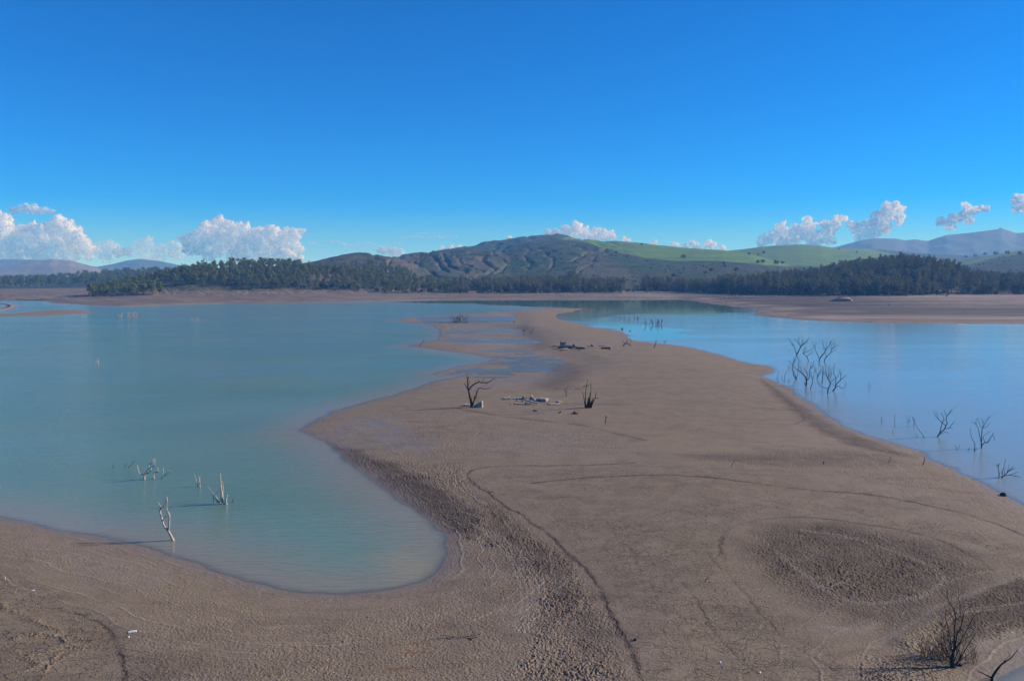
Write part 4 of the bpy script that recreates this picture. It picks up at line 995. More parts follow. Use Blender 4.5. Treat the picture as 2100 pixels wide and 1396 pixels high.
dead('stick', 'curved upright stick left in the right water', 'stick', [([(248,392),(240,320),(242,240),(258,208)],(6,4))], M_DARK, Z4, None, 0, 26, True)
dead('stick', 'short faint stick leftmost in the right water', 'stick', [([(54,325),(48,270),(58,235)],(6,4)), ([(66,290),(62,255)],(4,3))], M_DARK, Z4, None, 0, 27, True)
dead('stick', 'tiny stick close to the mud edge under the curved stick', 'stick', [([(212,485),(215,430)],(4,3))], M_DARK, Z4, None, 0, 28, True)
dead('stick', 'leaning stick on the right mud shore, farther from the water', 'stick', [([(150,905),(172,865),(188,800)],(9,5))], M_DARK, Z4, None, 0, 29, True)
dead('stick', 'thicker curved stick on the right mud shore at the water edge', 'stick', [([(640,932),(662,885),(674,815)],(14,8))], M_DARK, Z4, None, 0, 30, True)
# --- pale wood in the left bay
dead(DT, 'twisted white branching snag farthest back in the left bay', 'dead tree', [([(463,378),(462,345),(466,312)],(24,18)), ([(466,315),(440,310),(412,322),(385,272),(375,203)],(16,9)), ([(468,312),(500,270),(530,235),(575,212),(590,200)],(16,10)), ([(472,308),(515,298),(540,275),(546,240)],(16,12)), ([(522,235),(525,200),(568,170),(568,120)],(11,7)), ([(586,205),(592,160),(592,118)],(12,8)), ([(530,195),(535,150)],(8,6))], M_PALE, Z5, None, 0, 41)
dead(DT, 'crooked pale stem just right of the white branching snag', 'dead tree', [([(590,380),(576,345),(582,300),(600,290),(635,288)],(16,11)), ([(632,286),(628,245),(605,215)],(9,7)), ([(633,286),(655,287)],(8,6))], M_PALE, Z5, None, 0, 42)
dead('dead_branch', 'low leaning pale branches at the right of the back snag group', 'branch', [([(668,370),(700,340),(740,300),(765,270)],(11,6)), ([(690,346),(740,315),(798,275)],(9,6)), ([(698,330),(698,235)],(7,6)), ([(725,412),(732,405)],(10,8))], M_PALE, Z5, None, 0, 43, True)
dead(DT, 'two thin upright prongs in the middle of the left bay', 'dead tree', [([(1128,470),(1110,410),(1092,340),(1080,318)],(13,6)), ([(1155,476),(1145,420),(1140,345)],(14,8)), ([(1154,440),(1152,345)],(8,6))], M_PALE, Z5, None, 0, 44)
dead(DT, 'snag with one tall thick spike and side roots, right in the left bay', 'dead tree', [([(1440,688),(1425,640),(1425,560),(1412,450),(1403,305)],(36,12)), ([(1438,660),(1437,560),(1440,470),(1428,400)],(16,8)), ([(1390,668),(1350,590),(1310,555),(1245,465)],(24,6)), ([(1345,570),(1395,510)],(10,6)), ([(1478,672),(1480,620),(1497,568)],(24,13)), ([(1320,672),(1318,600),(1305,560)],(9,7)), ([(1475,682),(1440,686),(1400,668)],(26,20)), ([(1375,668),(1350,635),(1318,600)],(9,7))], M_PALE, Z5, None, 0, 45)
dead('stick', 'small dark stick just right of the spiked snag in the bay', 'stick', [([(1549,672),(1572,618)],(10,7))], M_DARK, Z5, None, 0, 46, True)
dead(DT, 'tall pale forked snag standing at the near mud edge of the bay', 'dead tree', [([(820,1138),(790,1075),(760,1020),(730,985)],(36,28)), ([(738,995),(705,955),(685,890),(668,820),(658,770),(685,730),(720,690),(735,640),(738,598)],(26,16)), ([(660,765),(662,720),(642,685),(632,665)],(15,11)), ([(762,1010),(772,920),(770,830),(745,770),(735,690),(745,612)],(22,16)), ([(695,892),(720,850),(770,823)],(13,8)), ([(716,982),(755,982),(768,965)],(20,14)), ([(660,768),(640,758)],(10,7)), ([(775,905),(778,820),(760,780)],(10,6))], M_PALE, Z5, None, 0, 47)
for (pts, lab, sd) in [([(70,236),(75,190)], 'short thin twig at the far left of the three back twigs in the bay', 48), ([(220,228),(222,210),(226,180)], 'upright twig in the middle of the three back twigs in the bay', 49), ([(262,222),(300,200),(336,150)], 'slanting twig at the right of the three back twigs in the bay', 50)]:
    dead('dead_branch', lab, 'branch', [(pts, (8, 5))], M_DARK, Z5, None, 0, sd, True)
# --- on the mud spit
dead(DT, 'black bare tree with two long arms reaching right beside a stone slab', 'dead tree', [([(355,497),(345,430),(325,350),(315,290),(310,230),(316,165)],(34,9)), ([(328,310),(350,275),(390,245),(430,228),(490,235),(550,220),(606,178)],(17,6)), ([(370,450),(400,380),(420,310),(440,290),(500,300),(570,285)],(16,5)), ([(312,305),(285,260),(275,240)],(10,6)), ([(365,475),(380,420),(385,370)],(18,9)), ([(430,228),(425,190)],(6,4)), ([(470,232),(485,185)],(5,4)), ([(314,232),(303,180)],(8,5)), ([(318,260),(335,210)],(7,4)), ([(490,235),(530,245)],(6,4))], M_DARK, Z1, None, 0.5, 51)
dead('dead_stump', 'black root clump bristling with thin upright shoots', 'stump', [([(1600,505),(1608,440),(1612,390)],(44,9)), ([(1580,490),(1580,330),(1592,260),(1602,198)],(12,4)), ([(1588,270),(1615,260)],(7,5)), ([(1552,282),(1588,262)],(7,6)), ([(1622,480),(1638,310),(1637,228)],(11,4)), ([(1612,460),(1634,330)],(9,4)), ([(1575,490),(1562,400),(1548,335)],(11,5)), ([(1640,470),(1680,400),(1692,335)],(14,5)), ([(1684,396),(1718,398)],(8,6)), ([(1622,500),(1645,440),(1668,395)],(30,7)), ([(1588,500),(1572,455),(1562,440)],(18,6)), ([(1640,500),(1655,455),(1675,420)],(18,6)), ([(1610,470),(1626,410),(1624,340)],(9,4))], M_BUSH, Z1, None, 0.3, 52)
dead('dead_branch', 'small forked stick left of the root clump', 'branch', [([(1372,382),(1368,345),(1350,308)],(7,5)), ([(1369,347),(1382,312)],(6,4))], M_DARK, Z1, None, 0, 53, True)
dead('dead_branch', 'small Y shaped stick standing in front of the root clump', 'branch', [([(1790,677),(1797,620),(1790,578)],(8,5)), ([(1797,622),(1814,598)],(6,5)), ([(1796,650),(1810,630)],(5,4))], M_DARK, Z1, None, 0, 54, True)
for (pts, lab, sd) in [([[(1022,540),(1018,520)],[(1032,540),(1036,524)],[(1044,542),(1056,532)]], 'leftmost black stump in front of the stone ruins', 55), ([[(1288,558),(1292,548)],[(1304,558),(1312,540)],[(1298,558),(1302,548)]], 'small middle black stump in front of the stone ruins', 56), ([[(1440,572),(1428,560)],[(1452,572),(1446,545)],[(1462,574),(1460,535)],[(1472,572),(1478,548)],[(1478,572),(1500,562)]], 'spiky black stump in front of the root clump', 57)]:
    dead('dead_stump', lab, 'stump', [(p, (17, 9)) for p in pts], M_BUSH, Z1, None, 0, sd, True)
dead('dead_shrub', 'grey fallen shrub with an arching trunk at the far right of the dark ruins', 'dead shrub', [([(1600,236),(1625,205),(1665,195),(1710,222),(1738,236)],(22,12)), ([(1640,198),(1660,160),(1690,125)],(10,5)), ([(1645,200),(1610,170),(1575,160)],(8,4)), ([(1700,215),(1728,180),(1720,120)],(10,5)), ([(1660,195),(1665,150),(1640,112)],(8,4)), ([(1725,170),(1740,145)],(6,4)), ([(1600,180),(1590,130)],(5,4))], M_GREY, Z2, None, 0.8, 58)
dead('stick', 'leaning post on the shore right of the dark ruins', 'stick', [([(1341,713),(1344,706),(1346,697)],(1.6,1.2))], M_DARK, None, None, 0, 59, True)
dead('dead_branch', 'tiny forked twig at the water edge right of the leaning post', 'branch', [([(1362,706),(1364,700),(1368,697)],(.9,.7)), ([(1363,702),(1360,698)],(.8,.6))], M_DARK, None, None, 0, 60, True)
dead('dead_branch', 'leaning twig on the second small mud point at left', 'branch', [([(859,713),(864,705),(869,698),(870,690)],(1.3,.8)), ([(866,702),(870,699)],(.8,.6))], M_GREY, None, None, 0.6, 61, True)
dead('dead_log', 'black driftwood log lying beside the curved mud line', 'log', [([(1003,1009),(1010,1012),(1020,1012),(1026,1014)],(3.0,2.4)), ([(1005,1009),(1012,1007)],(2,1.2))], M_DARK, None, None, 0, 62, True)
dead('stick', 'small stick on the mud near the right water tree line', 'stick', [([(1499,958),(1502,952),(1505,943)],(1.5,.9))], M_GREY, None, None, 0, 63, True)
dead('stick', 'short dark peg on the mud left of the curved stick', 'stick', [([(1689,951),(1690,945)],(2.4,1.6))], M_DARK, None, None, 0, 64, True)
dead('stick', 'pale curved stick on the cracked mud at lower left', 'stick', [([(30,1215),(36,1200),(45,1191),(48,1186)],(1.7,1.2))], M_PALE, None, None, 0, 65, True)
dead('stick', 'short pale stub at the left edge of the photo', 'stick', [([(10,1188),(10,1182)],(3.2,2.6))], M_PALE, None, None, 0, 66, True)
dead('dead_shrub', 'low bare thorny tuft on the near mud beside rusty stains', 'dead shrub', [([(945,1306),(941,1290),(936,1278)],(2,1)), ([(940,1306),(938,1290),(932,1275)],(1.2,.8)), ([(950,1306),(953,1292),(948,1283)],(1.3,.8)), ([(934,1306),(922,1304),(905,1302)],(2.2,1)), ([(955,1305),(968,1303),(982,1302)],(2.4,1.2)), ([(965,1304),(969,1294),(967,1288)],(1.6,.9)), ([(973,1303),(975,1292)],(1.3,.8)), ([(930,1305),(926,1296)],(1.3,.8)), ([(948,1308),(935,1310),(915,1309)],(2,1)), ([(958,1306),(960,1296)],(1.2,.8)), ([(978,1304),(986,1297)],(1.6,1)), ([(940,1308),(965,1308),(980,1305)],(3,1.6))], M_GREY, None, None, 0.5, 67, True)
dead(DT, 'black many stemmed tree casting long shadows at the lower right corner', 'dead tree', [([(1335,985),(1326,900),(1338,820)],(58,34)), ([(1338,850),(1350,740),(1350,600),(1360,480),(1355,390),(1312,310),(1280,240),(1280,118)],(22,5)), ([(1330,860),(1310,700),(1285,580),(1255,460),(1250,330)],(14,5)), ([(1345,840),(1370,690),(1382,620),(1420,560),(1430,480),(1412,420),(1410,300),(1390,240),(1420,188)],(18,5)), ([(1420,560),(1450,440),(1460,380),(1522,330)],(9,5)), ([(1350,790),(1420,700),(1490,570),(1560,440),(1640,398)],(13,5)), ([(1372,950),(1430,860),(1500,740),(1562,650)],(16,6)), ([(1340,770),(1290,720),(1200,650),(1130,590)],(9,5)), ([(1345,810),(1450,690),(1540,640)],(9,5)), ([(1360,480),(1395,450),(1412,420)],(8,6)), ([(1352,600),(1340,500),(1330,420)],(7,5)), ([(1320,800),(1280,700),(1240,640)],(7,5)), ([(1400,955),(1420,940)],(24,14)), ([(1360,975),(1400,900),(1440,800),(1480,700)],(11,5)), ([(1285,580),(1230,520),(1180,500)],(6,4)), ([(1330,965),(1250,880),(1150,770),(1085,700)],(10,4)), ([(1352,955),(1480,860),(1590,770)],(10,4)), ([(1330,930),(1240,810),(1185,700)],(9,4)), ([(1345,930),(1400,780),(1440,640),(1450,560)],(10,4)), ([(1325,940),(1270,800),(1240,680),(1225,560)],(9,4)), ([(1490,570),(1540,540),(1570,500)],(6,4))], M_DARK, Z6, None, 1.5, 68)
dead('dead_branch', 'branch with a rusty clump of leaves in the lower right corner', 'branch', [([(1755,1130),(1765,1075),(1850,960),(1950,890),(2035,795)],(34,6)), ([(1752,1100),(1700,1070),(1640,1040),(1600,1030)],(20,10)), ([(1745,1115),(1690,1105),(1640,1120)],(10,6))], M_DARK, Z6, None, 0.15, 69)

# sprigs standing in shallow water
def reeds(name, label, n_, x0, x1, y0, y1, h0, h1, mat, seed, wpx=0.8):
    r = random.Random(seed); S = []
    for _ in range(n_):
        x = r.uniform(x0, x1); y = r.uniform(y0, y1); h = r.uniform(h0, h1); l = r.gauss(0, .3)*h
        w = wpx*r.uniform(.7, 1.1); S.append(([(x, y), (x+l*.4+r.uniform(-.5, .5), y-h*.55), (x+l, y-h)], (w, w*.6)))
        if r.random() < .5: S.append(([(x+l*.4, y-h*.55), (x+l*.4+r.choice((-1, 1))*h*.25, y-h*.8)], (wpx*.8, wpx*.6)))
    return dead(name, label, 'dead shrub', S, mat, None, None, 0, seed, True, base=((x0+x1)/2, (y0+y1)/2), minw=.5, own=True)
reeds('dead_shrub', 'row of bare upright twigs standing in the shallow pool on the spit', 26, 925, 965, 659, 663, 6, 19, M_DARK, 71, .95)
reeds('dead_shrub', 'dense tuft of drowned twigs far off in the right water', 24, 1322, 1362, 662, 669, 4, 13, M_DARK, 72, .55)
reeds('dead_shrub', 'sparser row of drowned twigs left of the dense tuft', 20, 1255, 1312, 651, 658, 3, 8, M_GREY, 73, .7)
reeds('dead_shrub', 'pale drowned twig clump near the left far mud island', 26, 262, 282, 650, 653, 5, 13, M_PALE, 74, .7)
reeds('dead_shrub', 'smaller pale twigs left of the pale drowned clump', 8, 242, 252, 649, 652, 4, 10, M_PALE, 75, .6)
reeds('dead_shrub', 'faint twigs in the water right of the pale clump', 14, 390, 416, 656, 660, 3, 8, M_PALE, 76, .6)
reeds('dead_shrub', 'three faint twigs at the end of the left mud island', 5, 168, 180, 650, 653, 4, 8, M_PALE, 77, .6)
reeds('dead_shrub', 'pair of faint upright twigs in the middle of the left water', 5, 193, 205, 746, 752, 6, 15, M_PALE, 78, .6)
reeds('dead_shrub', 'short twigs along the mud line under the pool', 14, 860, 1050, 661, 663, 1, 3, M_DARK, 79, 1.4)
reeds('dead_shrub', 'scattered short sprigs on the mud behind the dark ruins', 12, 1070, 1092, 672, 686, 1.5, 6, M_DARK, 80, .8)
reeds('dead_shrub', 'low dense mass of brown twigs just left of the many stemmed tree', 90, 1888, 1950, 1338, 1354, 14, 58, bark('brown_twigs', (0.075, 0.050, 0.040), (0.12, 0.085, 0.068)), 101, .7)
reeds('dead_shrub', 'thin brown twigs around the right foot of the many stemmed tree', 40, 1956, 2004, 1346, 1362, 12, 46, M_DARK, 102, .7)
tick('dead wood')
# ------------------------------------------------------------------ ruins, stones, litter
def stone(name, ca, cb, cc):
    m, nt = new_mat(name); n = N(nt); co = n.coord()
    a = n.noise(co, 2.5, 6, 0.65); b = n.noise(co, 9.0, 5, 0.7)
    c = n.mix(n.rng(a, 0.35, 0.65), ca, cb); c = n.mix(n.math('MULTIPLY', n.rng(b, 0.5, 0.68), 0.6), c, cc)
    bp = n.n('ShaderNodeBump', {'Height': n.math('ADD', a, n.math('MULTIPLY', b, .4)), 'Distance': 0.08, 'Strength': 0.8})
    n.out(n.n('ShaderNodeBsdfPrincipled', {'Base Color': c, 'Roughness': 0.9, 'Specular IOR Level': 0.2, 'Normal': bp.outputs[0]}).outputs[0]); return m
M_STONE = stone('pale_stone', (0.31, 0.25, 0.185), (0.45, 0.375, 0.285), (0.17, 0.135, 0.10))
M_CONC = stone('grey_concrete', (0.24, 0.21, 0.18), (0.34, 0.30, 0.26), (0.12, 0.10, 0.09))
M_TIMB = stone('black_timber', (0.030, 0.025, 0.022), (0.055, 0.046, 0.040), (0.02, 0.017, 0.015))
M_WHITE = stone('white_plastic', (0.78, 0.80, 0.82), (0.85, 0.85, 0.85), (0.6, 0.6, 0.6))
M_ORANGE = stone('rusty_leaf', (0.30, 0.10, 0.04), (0.36, 0.14, 0.05), (0.18, 0.07, 0.03))
M_BLACKR = stone('dark_rock', (0.05, 0.04, 0.036), (0.09, 0.07, 0.06), (0.03, 0.025, 0.02))

def slab_geo(w, d, h, seed, rough=0.06, taper=0.0, peak=0.0, slope=0.0):
    """broken block: a gridded box, corners chipped and faces uneven"""
    r = random.Random(seed); nx_, ny_, nz_ = 7, 4, 4
    V = []; idx = {}; Fc = []
    def vid(i, j, k):
        if (i, j, k) not in idx:
            x = (i/(nx_-1)-.5)*w; y = (j/(ny_-1)-.5)*d; z = k/(nz_-1)*h
            t = z/h
            x *= 1-taper*t; y *= 1-taper*t
            z *= 1-peak*abs(i/(nx_-1)-.5)*2*t
            z *= 1-slope*(1-i/(nx_-1))*t
            m = min(w, d, h)
            e = sum((i in (0, nx_-1), j in (0, ny_-1), k == nz_-1))
            if e >= 2:
                s = 1-.10*r.random()*(e-1); x *= s; y *= s; z -= (k == nz_-1)*m*.14*r.random()
            V.append((x+r.gauss(0, rough*m), y+r.gauss(0, rough*m), z+r.gauss(0, rough*m)*(k > 0))); idx[(i, j, k)] = len(V)-1
        return idx[(i, j, k)]
    for i in range(nx_-1):
        for k in range(nz_-1):
            for j, fl_ in ((0, 0), (ny_-1, 1)):
                q = [vid(i, j, k), vid(i+1, j, k), vid(i+1, j, k+1), vid(i, j, k+1)]; Fc.append(tuple(q[::-1] if fl_ else q))
    for j in range(ny_-1):
        for k in range(nz_-1):
            for i, fl_ in ((0, 1), (nx_-1, 0)):
                q = [vid(i, j, k), vid(i, j+1, k), vid(i, j+1, k+1), vid(i, j, k+1)]; Fc.append(tuple(q[::-1] if fl_ else q))
    for i in range(nx_-1):
        for j in range(ny_-1):
            for k, fl_ in ((0, 1), (nz_-1, 0)):
                q = [vid(i, j, k), vid(i+1, j, k), vid(i+1, j+1, k), vid(i, j+1, k)]; Fc.append(tuple(q[::-1] if fl_ else q))
    return V, Fc
def slab(name, label, cat, px, py, wp, hp, depth, mat, rz=0.0, rx=0.0, ry=0.0, seed=1, group=None, taper=0.0, peak=0.0, lift=0.0, rough=.05, slope=0.0):
    B = at_ground(px, py); sc = B[1]/F
    V, Fc = slab_geo(wp*sc, depth, hp*sc, seed, rough, taper, peak, slope)
    o = obj(name, mesh_from(name, V, Fc, mat, False), None, B+np.array([0, 0, lift-0.10])); o.rotation_euler = (rx, ry, rz)
    return tag(o, label, cat, group)
def rock_geo(r_, seed, sub=3):
    import bmesh
    bm = bmesh.new(); bmesh.ops.create_icosphere(bm, subdivisions=sub, radius=1.0); r = random.Random(seed)
    pl = [(Vector((r.gauss(0, 1), r.gauss(0, 1), r.gauss(0, 1))).normalized(), r.uniform(.55, .9)) for _ in range(9)]
    for v in bm.verts:
        for nn, dd in pl:
            e = v.co.dot(nn)-dd
            if e > 0: v.co -= nn*e*.85
        v.co *= 1+r.gauss(0, .015)
        v.co = Vector((v.co.x*r_[0], v.co.y*r_[1], v.co.z*r_[2]))
    V = [tuple(v.co) for v in bm.verts]; Fc = [tuple(q.index for q in f.verts) for f in bm.faces]; bm.free(); return V, Fc
def rock(name, label, cat, px, py, wp, hp, mat, seed=1, rz=0.3, group=None, dep=1.0, lift=0.25):
    B = at_ground(px, py); sc = B[1]/F
    V, Fc = rock_geo((wp*sc/2, wp*sc/2*dep, hp*sc*.75), seed)
    o = obj(name, mesh_from(name, V, Fc, mat, False), None, B+np.array([0, 0, hp*sc*lift])); o.rotation_euler = (0, 0, rz)
    return tag(o, label, cat, group)
q = lambda x, y: (900+x/5.25, 740+y/5.25)
S = 'stone_slab'; cS = 'stone slab'
slab(S, 'pale upright slab with a sloping top leaning behind the black bare tree', cS, *q(424, 497), 19, 16, 0.5, M_STONE, -.25, -.12, .06, 11, slope=.65, taper=.12)
slab(S, 'low pale block lying left of the foot of the black bare tree', cS, *q(304, 485), 15, 5.5, 0.7, M_STONE, .2, 0, .05, 12)
slab(S, 'low slab at the left end of the pale stone ruins', cS, *q(735, 411), 15, 5, 0.9, M_STONE, .15, .05, -.10, 13)
slab(S, 'long flat plank of stone behind the rounded ruin stones', cS, *q(838, 409), 23, 3.6, 0.6, M_STONE, .1, 0, -.07, 14)
slab('stone_block', 'upright squared block at the top end of the tilted stone beam', 'stone block', *q(915, 412), 8.5, 8.5, 0.6, M_STONE, .5, .05, .1, 15, taper=.15)
slab('stone_block', 'rounded upright stone in the middle of the pale ruins', 'stone block', *q(1005, 417), 13, 10.5, 0.7, M_STONE, -.2, 0, -.05, 16, taper=.25, peak=.45)
slab(S, 'largest slab of the ruins with a dark face and a pale right end', cS, *q(1110, 431), 23, 8.0, 1.2, M_CONC, -.35, 0, .02, 17)
slab('stone_beam', 'long narrow beam tilted down to the right across the pale ruins', 'stone beam', *q(998, 466), 30, 2.6, 0.3, M_STONE, -.25, 0, .20, 18, lift=.42)
slab(S, 'thin dark slab lying low at the front left of the pale ruins', cS, *q(856, 462), 17, 3.0, 0.7, M_CONC, .05, 0, 0, 19)
slab('stone_block', 'dark block under the tilted stone beam', 'stone block', *q(965, 468), 13, 5.5, 0.8, M_CONC, .2, 0, 0, 20)
slab(S, 'low slab with a pale top at the right end of the pale ruins', cS, *q(1238, 466), 24, 3.4, 0.9, M_STONE, .1, 0, 0, 21)
slab('stone_block', 'small block standing on the right end slab of the pale ruins', 'stone block', *q(1282, 456), 9, 5.0, 0.5, M_STONE, -.3, 0, .1, 22, lift=.12)
for (x, y, w, h, sd, lab) in [(780, 469, 4.5, 2.6, 31, 'small loose stone in front of the left part of the pale ruins'), (1190, 430, 4, 3, 32, 'small loose stone at the right foot of the largest ruin slab'), (1322, 452, 5, 3, 33, 'loose stone at the far right of the pale ruins'), (700, 408, 4, 2.5, 34, 'loose stone at the far left of the pale ruins'), (850, 430, 6, 3, 35, 'loose stone between the plank and the front slab of the ruins'), (905, 440, 6, 3.5, 36, 'loose stone left of the block under the tilted beam'), (455, 497, 4, 3.5, 37, 'loose stone at the right foot of the leaning pale slab')]:
    rock('loose_stone', lab, 'stone', *q(x, y), w, h, M_STONE if sd != 36 else M_CONC, sd)
for (x, y, w, rz, sd, lab) in [(1262, 298, 10, .05, 41, 'left end of the two short black planks behind the ruins'), (1298, 296, 8, -.1, 42, 'second short black plank left of the long planks'), (1402, 302, 20, .02, 43, 'longest straight black plank behind the ruins'), (1405, 284, 14, -.03, 44, 'black plank lying farther back above the longest plank'), (1512, 303, 20, -.06, 45, 'black plank ending at the root clump')]:
    slab('timber_plank', lab, 'plank', *q(x, y), w, 1.5, .35, M_TIMB, rz, 0, .02, sd)
q2 = lambda x, y: (1080+x/8.077, 680+y/8.077)
slab('wall_fragment', 'standing piece of wall with a dark left jamb in the far dark ruins', 'wall fragment', *q2(605, 238), 11.5, 10, .6, M_CONC, .12, 0, 0, 51)
slab('timber_post', 'black post at the left edge of the standing wall piece', 'post', *q2(562, 238), 2.0, 10.3, .3, M_TIMB, .1, 0, 0, 52)
slab('stone_slab', 'pale low slab in front of the standing wall piece', cS, *q2(640, 300), 19, 2.6, 1.4, M_STONE, .05, 0, 0, 53)
slab('stone_slab', 'sloping pale slab right of the standing wall piece', cS, *q2(690, 248), 17, 2.6, .8, M_STONE, .1, 0, .14, 54, lift=.3)
for (x, y, w, h, rz, ry, sd, lab) in [(565, 275, 12, 5.0, .3, .1, 55, 'black timber heap under the left of the standing wall piece'), (640, 262, 20, 3.0, .05, -.06, 56, 'long black beam across the front of the far dark ruins'), (720, 282, 9, 4.5, -.2, .05, 57, 'black block right of the pale low slab in the far ruins'), (780, 262, 13, 3.2, .1, 0, 58, 'black beam in the middle right of the far dark ruins'), (895, 283, 16, 4.2, -.1, .03, 59, 'large black slab tapering to the right of the far ruins'), (950, 285, 7, 2.4, .1, .12, 60, 'short black beam at the right tip of the far ruins'), (1060, 246, 16, 1.6, .02, 0, 61, 'thin black plank lying right of the far ruins'), (1240, 240, 14, 1.6, -.04, 0, 62, 'thin black plank under the fallen shrub side of the far ruins'), (1312, 284, 19, 4.2, .05, -.03, 63, 'separate big black slab at the right end of the far ruins'), (470, 238, 9, 1.4, 0, 0, 64, 'low black board at the far left of the far ruins, rear'), (470, 290, 8, 1.5, .1, 0, 65, 'low black board at the far left of the far ruins, front'), (880, 306, 8, 1.2, .05, 0, 66, 'thin black board lying in front of the far ruins')]:
    slab('timber_beam', lab, 'timber', *q2(x, y), w, h, .7, M_TIMB, rz, 0, ry, sd)
rock('rubble_heap', 'small pointed black heap right of the standing wall piece', 'rubble', *q2(780, 242), 6.5, 5.5, M_BLACKR, 71)
slab('stone_block', 'small pale block standing in the middle of the far dark ruins', 'stone block', *q2(826, 282), 2.4, 3.4, .4, M_STONE, 0, 0, 0, 72)
rock('dead_stump', 'black stump on the thin plank right of the far ruins', 'stump', *q2(1082, 238), 4.0, 4.5, M_BLACKR, 73)
rock('loose_stone', 'small dark stone at the right end of the separate black slab', 'stone', *q2(1378, 298), 4.0, 2.5, M_BLACKR, 74)
rock('boulder', 'black boulder at the right mud edge of the water', 'boulder', 2057, 1016, 13, 8, M_BLACKR, 81)
rock('boulder', 'angular pale topped rock left of the many stemmed tree', 'boulder', 1873, 1299, 17, 9, stone('brown_rock', (0.30, 0.22, 0.17), (0.38, 0.29, 0.23), (0.16, 0.12, 0.10)), 82, -.5)
rock('mud_lump', 'black lump of mud on the curved dark line near the bottom', 'mud lump', 1303, 1312, 9, 6, M_BLACKR, 83)
rock('loose_stone', 'black lump in the water near the bend of the right shore', 'stone', 1292, 679, 3.0, 2.2, M_BLACKR, 84)
rock('loose_stone', 'dark stone on the mud tip where the right shore bends', 'stone', 1276, 675, 4.5, 3.0, M_BLACKR, 85)
rock('loose_stone', 'dark stone at the right end of the mud line under the pool', 'stone', 1054, 660.5, 4.2, 2.6, M_BLACKR, 86)
rock('loose_stone', 'dark stone near the right foot of the many stemmed tree', 'stone', 1969, 1364, 8, 6, M_BLACKR, 87)
slab('plastic_scrap', 'long white scrap lying on the mud at lower left', 'litter', 272, 1296, 16, 2.6, .12, M_WHITE, .35, 0, 0, 91, lift=.12, rough=.02)
rock('plastic_scrap', 'tiny white scrap just below the long white scrap', 'litter', 264, 1306, 4, 2.5, M_WHITE, 92)
rock('plastic_scrap', 'white scrap on the cracked mud at the bottom right of centre', 'litter', 1477, 1359, 5.5, 5, M_WHITE, 93)
rock('plastic_scrap', 'white scrap near the bottom edge right of the other', 'litter', 1558, 1379, 5, 3.5, M_WHITE, 94)
slab('plastic_scrap', 'small pale strip on the mud at far lower left', 'litter', 68, 1211, 6, 1.5, .08, M_WHITE, .3, 0, 0, 95, lift=.11, rough=.02)
rock('dry_leaf', 'small orange scrap on the cracked mud at lower left', 'leaf', 199, 1288, 7, 1.6, M_ORANGE, 96, .2)
# mound with dry brush on the right far flat
B = at_ground(1728, 617); sc = B[1]/F
V, Fc = [], []; r = random.Random(5)
for k in range(260):
    a = r.uniform(0, 6.28); rr_ = r.uniform(0, 1)**.5*4.2; x, y = math.cos(a)*rr_, math.sin(a)*rr_
    z = 2.6*(1-(rr_/4.6)**2); L = r.uniform(.5, 1.5)
    d = Vector((x*.12+r.gauss(0, .35), y*.12+r.gauss(0, .35), .8)).normalized()*L
    tube(V, Fc, [(x, y, z-.3), (x+d.x*.5, y+d.y*.5, z+d.z*.5), (x+d.x+r.gauss(0, .15), y+d.y, z+d.z)], [.07, .05, .03], 4)
bru = obj('brush_mound', None, None, B); tag(bru, 'mound topped with pinkish dry brush on the right far mud flat', 'brush mound')
V2, F2 = rock_geo((8.0, 6.0, 2.6), 6, 4)
obj('earth_heap', mesh_from('earth_heap', V2, F2, stone('earth', (0.34, 0.25, 0.20), (0.28, 0.20, 0.165), (0.2, 0.15, 0.12)), True), bru)
obj('dry_brush', mesh_from('dry_brush', V, Fc, stone('dry_twigs', (0.34, 0.22, 0.18), (0.26, 0.17, 0.14), (0.2, 0.13, 0.1))), bru)
dead('dead_shrub', 'dark twisted stump beside the brush mound on the far flat', 'dead shrub', [([(1736,617),(1734,612),(1730,606)],(2.5,1)), ([(1735,613),(1739,609)],(1.4,.8)), ([(1735,616),(1745,618)],(2,1))], M_DARK, None, None, .6, 97, True)
dead('dead_shrub', 'small dead shrub on the bright far flat at right', 'dead shrub', [([(1942,609),(1941,606),(1938,605)],(1.2,.7)), ([(1941,607),(1944,604)],(1,.6))], M_DARK, None, None, .6, 98, True)
dead('dead_shrub', 'tiny Y shaped dead shrub on the middle of the right far flat', 'dead shrub', [([(1824,628),(1824,625),(1822,623)],(1.2,.7)), ([(1824,625),(1826,623)],(1,.6))], M_DARK, None, None, .6, 99, True)
# pale stones along the far water line: far too many to count
V, Fc = [], []; g = np.random.default_rng(55)
def strew(x0, x1, y0, y1, n_, s0, s1):
    for _ in range(n_):
        px, py = g.uniform(x0, x1), g.uniform(y0, y1)
        p = at(px, py, 2.0); p[2] = float(ground_z(p[:1], p[1:2])[0])
        w, f = rock_geo((g.uniform(s0, s1), g.uniform(s0, s1), g.uniform(s0, s1)*.7), int(g.integers(1e6)), 1)
        b = len(V); V.extend([(x+p[0], y+p[1], z+p[2]) for x, y, z in w]); Fc.extend([tuple(i+b for i in t) for t in f])
strew(1480, 1660, 604, 609, 260, .25, .75); strew(1060, 1290, 600, 606, 170, .25, .8); strew(1290, 1480, 600, 608, 120, .2, .6)
strew(700, 1060, 602, 609, 70, .2, .6); strew(1410, 1450, 597, 602, 70, .4, 1.1); strew(1240, 1300, 588, 600, 60, .4, 1.0)
tag(obj('shore_stones', mesh_from('shore_stones', V, Fc, M_STONE, False)), 'pale stones strewn along the far shore', kind='stuff')
